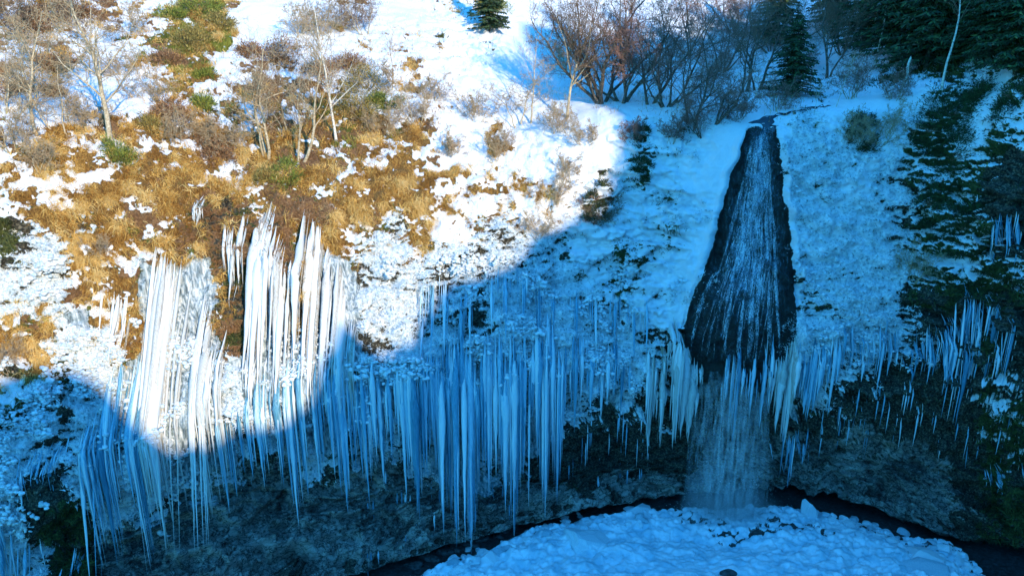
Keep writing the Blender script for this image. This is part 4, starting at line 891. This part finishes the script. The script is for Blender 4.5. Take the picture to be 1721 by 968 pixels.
def bush(px, py, wpx, label, kind, name='bush', hh=.6, n=1500):
    l = hit(px, py)
    if l is None: return
    dep = l.y*CP-(l.z-CZ)*SP; R = wpx*.5*dep/F; rg = np.random.default_rng(int(px*3+py)); rnd = random.Random(int(px+py))
    root = bpy.data.objects.new(name, None); root.location = l; COL.objects.link(root); tag(root, label, 'bush')
    sub = rg.normal(size=(14, 3)); sub[:, 2] = np.abs(sub[:, 2]); sub /= np.linalg.norm(sub, axis=1, keepdims=True); sub *= rg.uniform(.35, .85, (14, 1))
    k = rg.integers(0, 14, n); C = sub[k]+rg.normal(0, .22, (n, 3)); C *= np.array([R, R*.8, R*hh*1.3])
    gz = []; D = C/np.linalg.norm(C, axis=1, keepdims=True)+rg.normal(0, .5, (n, 3)); D[:, 2] += .3; D /= np.linalg.norm(D, axis=1, keepdims=True)
    for i in range(n):
        g_ = ground_z(l.x+C[i, 0], l.y+C[i, 1]); g_ = l.z if g_ is None else max(min(g_, l.z+R), l.z-R*1.3); gz.append(g_-l.z)
    C[:, 2] = np.abs(C[:, 2])*.8+np.array(gz)
    V, q = leaves(C, D, rg.uniform(.08, .22, n), rg.uniform(.02, .06, n), rg); tri_mesh('foliage', V, q, LM[kind], False, root, np.repeat(np.clip(rg.normal(.45, .25, n), 0, 1), 4))
    st = []
    for i in range(26):
        e_ = sub[i % 14]*np.array([R, R*.8, R*hh*1.3])*rnd.uniform(.8, 1.25); st.append((np.array([[0, 0, -.1], e_*.5+[0, 0, .1], e_]), np.array([.02, .014, .005])))
    V, q = pack(st, 4); tri_mesh('stems', V, q, BK['browntwig'], True, root)
for a in [(338, 22, 80, 'bright green broom bush at the top edge', 'green'), (292, 30, 50, 'smaller green bush left of the bright green broom', 'green'), (372, 48, 60, 'olive bush just below right of the bright green broom', 'olive'),
          (318, 78, 90, 'wide brown and olive bush below the bright green broom', 'olive'), (282, 105, 60, 'reddish brown bush left below the wide olive one', 'brown'), (345, 128, 36, 'small green bush on the snow between two brown patches', 'green'),
          (345, 182, 44, 'green bush half covered by snow at the centre of the left slope', 'green'), (470, 100, 90, 'dark reddish brown bush behind the gnarled twin stemmed tree', 'brown'), (422, 90, 50, 'low brown bush left of the dark reddish one', 'brown'),
          (540, 130, 80, 'brown thicket left of the tall slender birch', 'brown'), (620, 150, 100, 'large olive brown bush right of the tall slender birch', 'olive'), (585, 115, 70, 'brown bush behind the tall slender birch', 'brown'),
          (650, 175, 60, 'green tinged bush at the lower right end of the large olive one', 'green'), (600, 190, 80, 'olive bush at the foot of the tall slender birch', 'olive'), (50, 50, 110, 'big brown bush in the top left corner', 'brown'), (130, 30, 90, 'brown bush at the top edge left of the snow gully', 'brown'),
          (90, 110, 80, 'reddish brown bush left of the thick upright trunk', 'brown'), (30, 150, 60, 'brown bush at the left edge', 'brown'), (200, 268, 60, 'dark green bush at the foot of the thick upright trunk', 'green'), (250, 215, 50, 'small green bush right of the thick upright trunk', 'olive'),
          (288, 195, 70, 'brown twiggy bush in the middle of the left slope', 'brown'), (480, 295, 60, 'yellow green bush in the golden grass', 'green'), (370, 265, 70, 'brown bush in the golden grass under the left slope', 'brown'),
          (90, 160, 50, 'twiggy brown bush beside the leaning pale tree', 'brown'), (450, 300, 50, 'olive bush left of the yellow green one', 'olive'),
          (830, 18, 60, 'green bush joined to the young spruce at the top edge', 'green')]:
    bush(*a, n=int(400+a[2]*26))
for a in [(1590, 195, 90, 'spreading dark evergreen bush on the right cliff rim', 'dark'), (1562, 222, 60, 'evergreen bush below left of the spreading one', 'dark'), (1645, 165, 60, 'evergreen bush near the right rim between snow patches', 'dark'), (1700, 165, 60, 'evergreen bush at the right edge of the rim', 'dark'),
          (1600, 268, 80, 'dark evergreen bush hanging over the right cliff', 'dark'), (1560, 345, 56, 'mossy evergreen clump on the ledge of the right cliff', 'dark'), (1620, 385, 70, 'mossy evergreen clump on the lower ledge of the right cliff', 'dark'),
          (1076, 232, 34, 'small dark bush under the snow rim left of the waterfall', 'dark'), (1078, 276, 44, 'dark evergreen tuft on the snowy cliff left of the waterfall', 'dark'), (1000, 335, 50, 'dark bush on the rocks at the sun and shade edge', 'moss'),
          (1075, 455, 30, 'little olive tuft on the shaded snow left of the wet rock', 'moss'), (1450, 215, 60, 'frosted grey green bush right of the waterfall rim', 'moss')]:
    bush(*a, hh=.45, n=int(500+a[2]*30))

# ------------------------------------------------------------------ ground cover nobody could count
inside = (GPX > -40) & (GPX < 1760) & (GPY > -60) & (GPY < 990)
def scatter(name, label, cat, mask_w, n, mat, lmin, lmax, wd, out_, down, seed, segs=2, jit=.5):
    rg = np.random.default_rng(seed); area = np.ones_like(GPX); wgt = (mask_w*inside*np.linalg.norm(np.cross(np.gradient(G3, axis=0), np.gradient(G3, axis=1)), axis=-1)).ravel()
    wgt = np.where(wgt < 1e-6, 0, wgt); idx = rg.choice(wgt.size, n, p=wgt/wgt.sum()); P = G3.reshape(-1, 3)[idx]+rg.normal(0, .03, (n, 3)); N = N1.reshape(-1, 3)[idx]
    clump = np.clip(.5+1.1*fbm(P, .8, 3, 90+seed), 0, 1)
    d0 = N*out_+rg.normal(0, jit, (n, 3))*.6+np.array([0, 0, .25]); d0 /= np.linalg.norm(d0, axis=1, keepdims=True)
    L = rg.uniform(lmin, lmax, n)*(.6+.8*clump); S = np.cross(d0, rg.normal(size=(n, 3))); S /= np.linalg.norm(S, axis=1, keepdims=True); W = wd*rg.uniform(.6, 1.4, n)
    rows = [P]; d = d0.copy(); 
    for k in range(segs): rows.append(rows[-1]+d*(L/segs)[:, None]); d = d+np.array([0, 0, -down]); d /= np.linalg.norm(d, axis=1, keepdims=True)
    V = []
    for k, r in enumerate(rows): f = (1-.8*k/segs); V += [r-S*(W*f*.5)[:, None], r+S*(W*f*.5)[:, None]]
    V = np.stack(V, 1); m = V.shape[1]; V = V.reshape(-1, 3); i = np.arange(n)*m
    q = np.concatenate([np.stack([i+2*k, i+2*k+1, i+2*k+3, i+2*k+2], -1) for k in range(segs)])
    va = np.clip(.6*clump+.4*rg.random(n)+rg.normal(0, .08, n), 0, 1)
    o = tri_mesh(name, V, q, mat, False, None, np.repeat(va, m)); tag(o, label, cat, kind='stuff')
scatter('dry_grass', 'golden dry grass hanging over the sunny cliff top', 'grass', wts[..., 3]*sm(fbm(G3, .55, 2, 95), -.25, .25), 130000, LM['gold'], .16, .6, .024, .5, 1.0, 1, 2, .9)
scatter('heather', 'brown heather and low twigs between snow patches', 'heather', wts[..., 4], 45000, LM['brown'], .12, .35, .02, .9, .15, 2)
scatter('green_scrub', 'low green scrub on the sunny slope', 'scrub', wts[..., 5], 25000, LM['green'], .12, .3, .03, .9, .1, 3)
scatter('moss_tufts', 'dark moss and small plants on shaded rock and snow', 'moss', wts[..., 8], 70000, LM['moss'], .10, .34, .04, .8, .5, 4)
scatter('rime_twigs', 'rime covered twigs and frost feathers on the frozen cliff', 'rime', wts[..., 1], 90000, LM['frost'], .06, .20, .035, .9, .25, 5)
scatter('snow_tufts', 'small dry tufts poking through the snow', 'grass', wts[..., 0]*(np.clip(WZ[..., 3]+WZ[..., 4], 0, 1) > .25), 16000, LM['gold'], .10, .34, .022, .8, .4, 6)

# ------------------------------------------------------------------ ice blocks and rubble round the mound
mB = ice_material('snowy_block_ice', [(.25, (.36, .50, .58)), (.5, (.62, .72, .79)), (.75, (.86, .89, .92))], .5)
import bmesh
def block(px, py, w, h, label, group, seed, d=None, name='ice_block'):
    """an angular slab of ice under a rounded skin of snow"""
    rnd = random.Random(seed); Y = float(y_at_z(np.array(px), np.array(py), -1.2)); p = unproj(px, py, Y)
    for it in range(3): zz = basin_z(p[0], p[1]); Y = float(y_at_z(np.array(px), np.array(py), zz)); p = unproj(px, py, Y)
    W, Hh = w/30.0, h/30.0; D = (d or w*.8)/30.0; bm = bmesh.new(); bmesh.ops.create_icosphere(bm, subdivisions=3, radius=1.0)
    pl = [Vector((rnd.uniform(-1, 1), rnd.uniform(-1, 1), rnd.uniform(-.6, 1))).normalized() for _ in range(9)]
    for v in bm.verts:
        c = v.co.copy()
        for k_2 in pl:
            e_ = c.dot(k_2)-.62
            if e_ > 0: c -= k_2*e_
        v.co = c*(1+.05*rnd.uniform(-1, 1))
    for v in bm.verts: v.co = Vector((v.co.x*W*.62, v.co.y*D*.62, v.co.z*Hh*.6))
    me = bpy.data.meshes.new(name); bm.to_mesh(me); bm.free(); me.materials.append(mB)
    at = me.attributes.new('vary', 'FLOAT', 'POINT'); at.data.foreach_set('value', np.full(len(me.vertices), rnd.random(), np.float32))
    me.polygons.foreach_set('use_smooth', np.full(len(me.polygons), False))
    o = bpy.data.objects.new(name, me); COL.objects.link(o); o.location = (p[0], p[1], basin_z(p[0], p[1])+Hh*.02); o.rotation_euler = (rnd.uniform(-.2, .2), rnd.uniform(-.2, .2), rnd.uniform(0, 6.28)); tag(o, label, 'ice block', group); return o
block(1357, 862, 34, 52, 'upright block of ice standing alone at the edge of the mound by the black cave', None, 1, 30)
block(985, 912, 78, 34, 'largest rounded snow covered boulder on the left of the mound', None, 2, 70, 'snow_boulder')
block(1548, 934, 60, 26, 'broad rounded snow covered boulder at the right end of the mound', None, 3, 60, 'snow_boulder')
block(1545, 958, 90, 22, 'flat snow covered slab below the rounded boulder at the right end', None, 4, 60, 'snow_boulder')
block(1075, 860, 56, 18, 'long flat snow capped slab at the back edge left of the falling water', None, 5, 40)
block(820, 940, 40, 20, 'flat snow capped slab at the left end of the mound', None, 6, 36)
rr = random.Random(12)
for i in range(52):
    t = rr.random()**1.3; px = 760+t*340; py = np.interp(px, [a for a, b in EDGE_PX], [b for a, b in EDGE_PX])+rr.uniform(2, 34); s = rr.uniform(5, 19)
    block(px, py, s*1.4, s*.7, 'small snow capped ice slab in the rubble along the left edge of the mound', 'ice rubble left of the fall', 100+i, s*1.1)
for i in range(34):
    px = rr.uniform(1360, 1660); py = np.interp(px, [a for a, b in EDGE_PX], [b for a, b in EDGE_PX])+rr.uniform(2, 26); s = rr.uniform(7, 18)
    block(px, py, s*1.3, s*.7, 'small snow capped ice slab in the rubble along the right edge of the mound', 'ice rubble right of the fall', 300+i, s*1.1)
mR, nR, bR, oR = newmat('dark_stone'); nR.links.new(ramp(nR, noise(nR, 6, 4), [(.35, (.01, .011, .012)), (.7, (.07, .075, .08))]), bR.inputs['Base Color']); bR.inputs['Roughness'].default_value = .7
o = block(1225, 968, 22, 9, 'dark stone poking out of the snow at the bottom edge', None, 7, 24, 'stone'); o.data.materials[0] = mR; o['category'] = 'stone'
for i in range(30):
    px = rr.uniform(690, 860); py = np.interp(px, [a for a, b in EDGE_PX], [b for a, b in EDGE_PX])-rr.uniform(0, 18); s = rr.uniform(8, 22)
    o = block(px, py, s*1.4, s*.6, 'dark wet stone in the gap under the cliff left of the mound', 'dark stones under the cliff', 600+i, s, 'stone'); o.data.materials[0] = mR; o['category'] = 'stone'
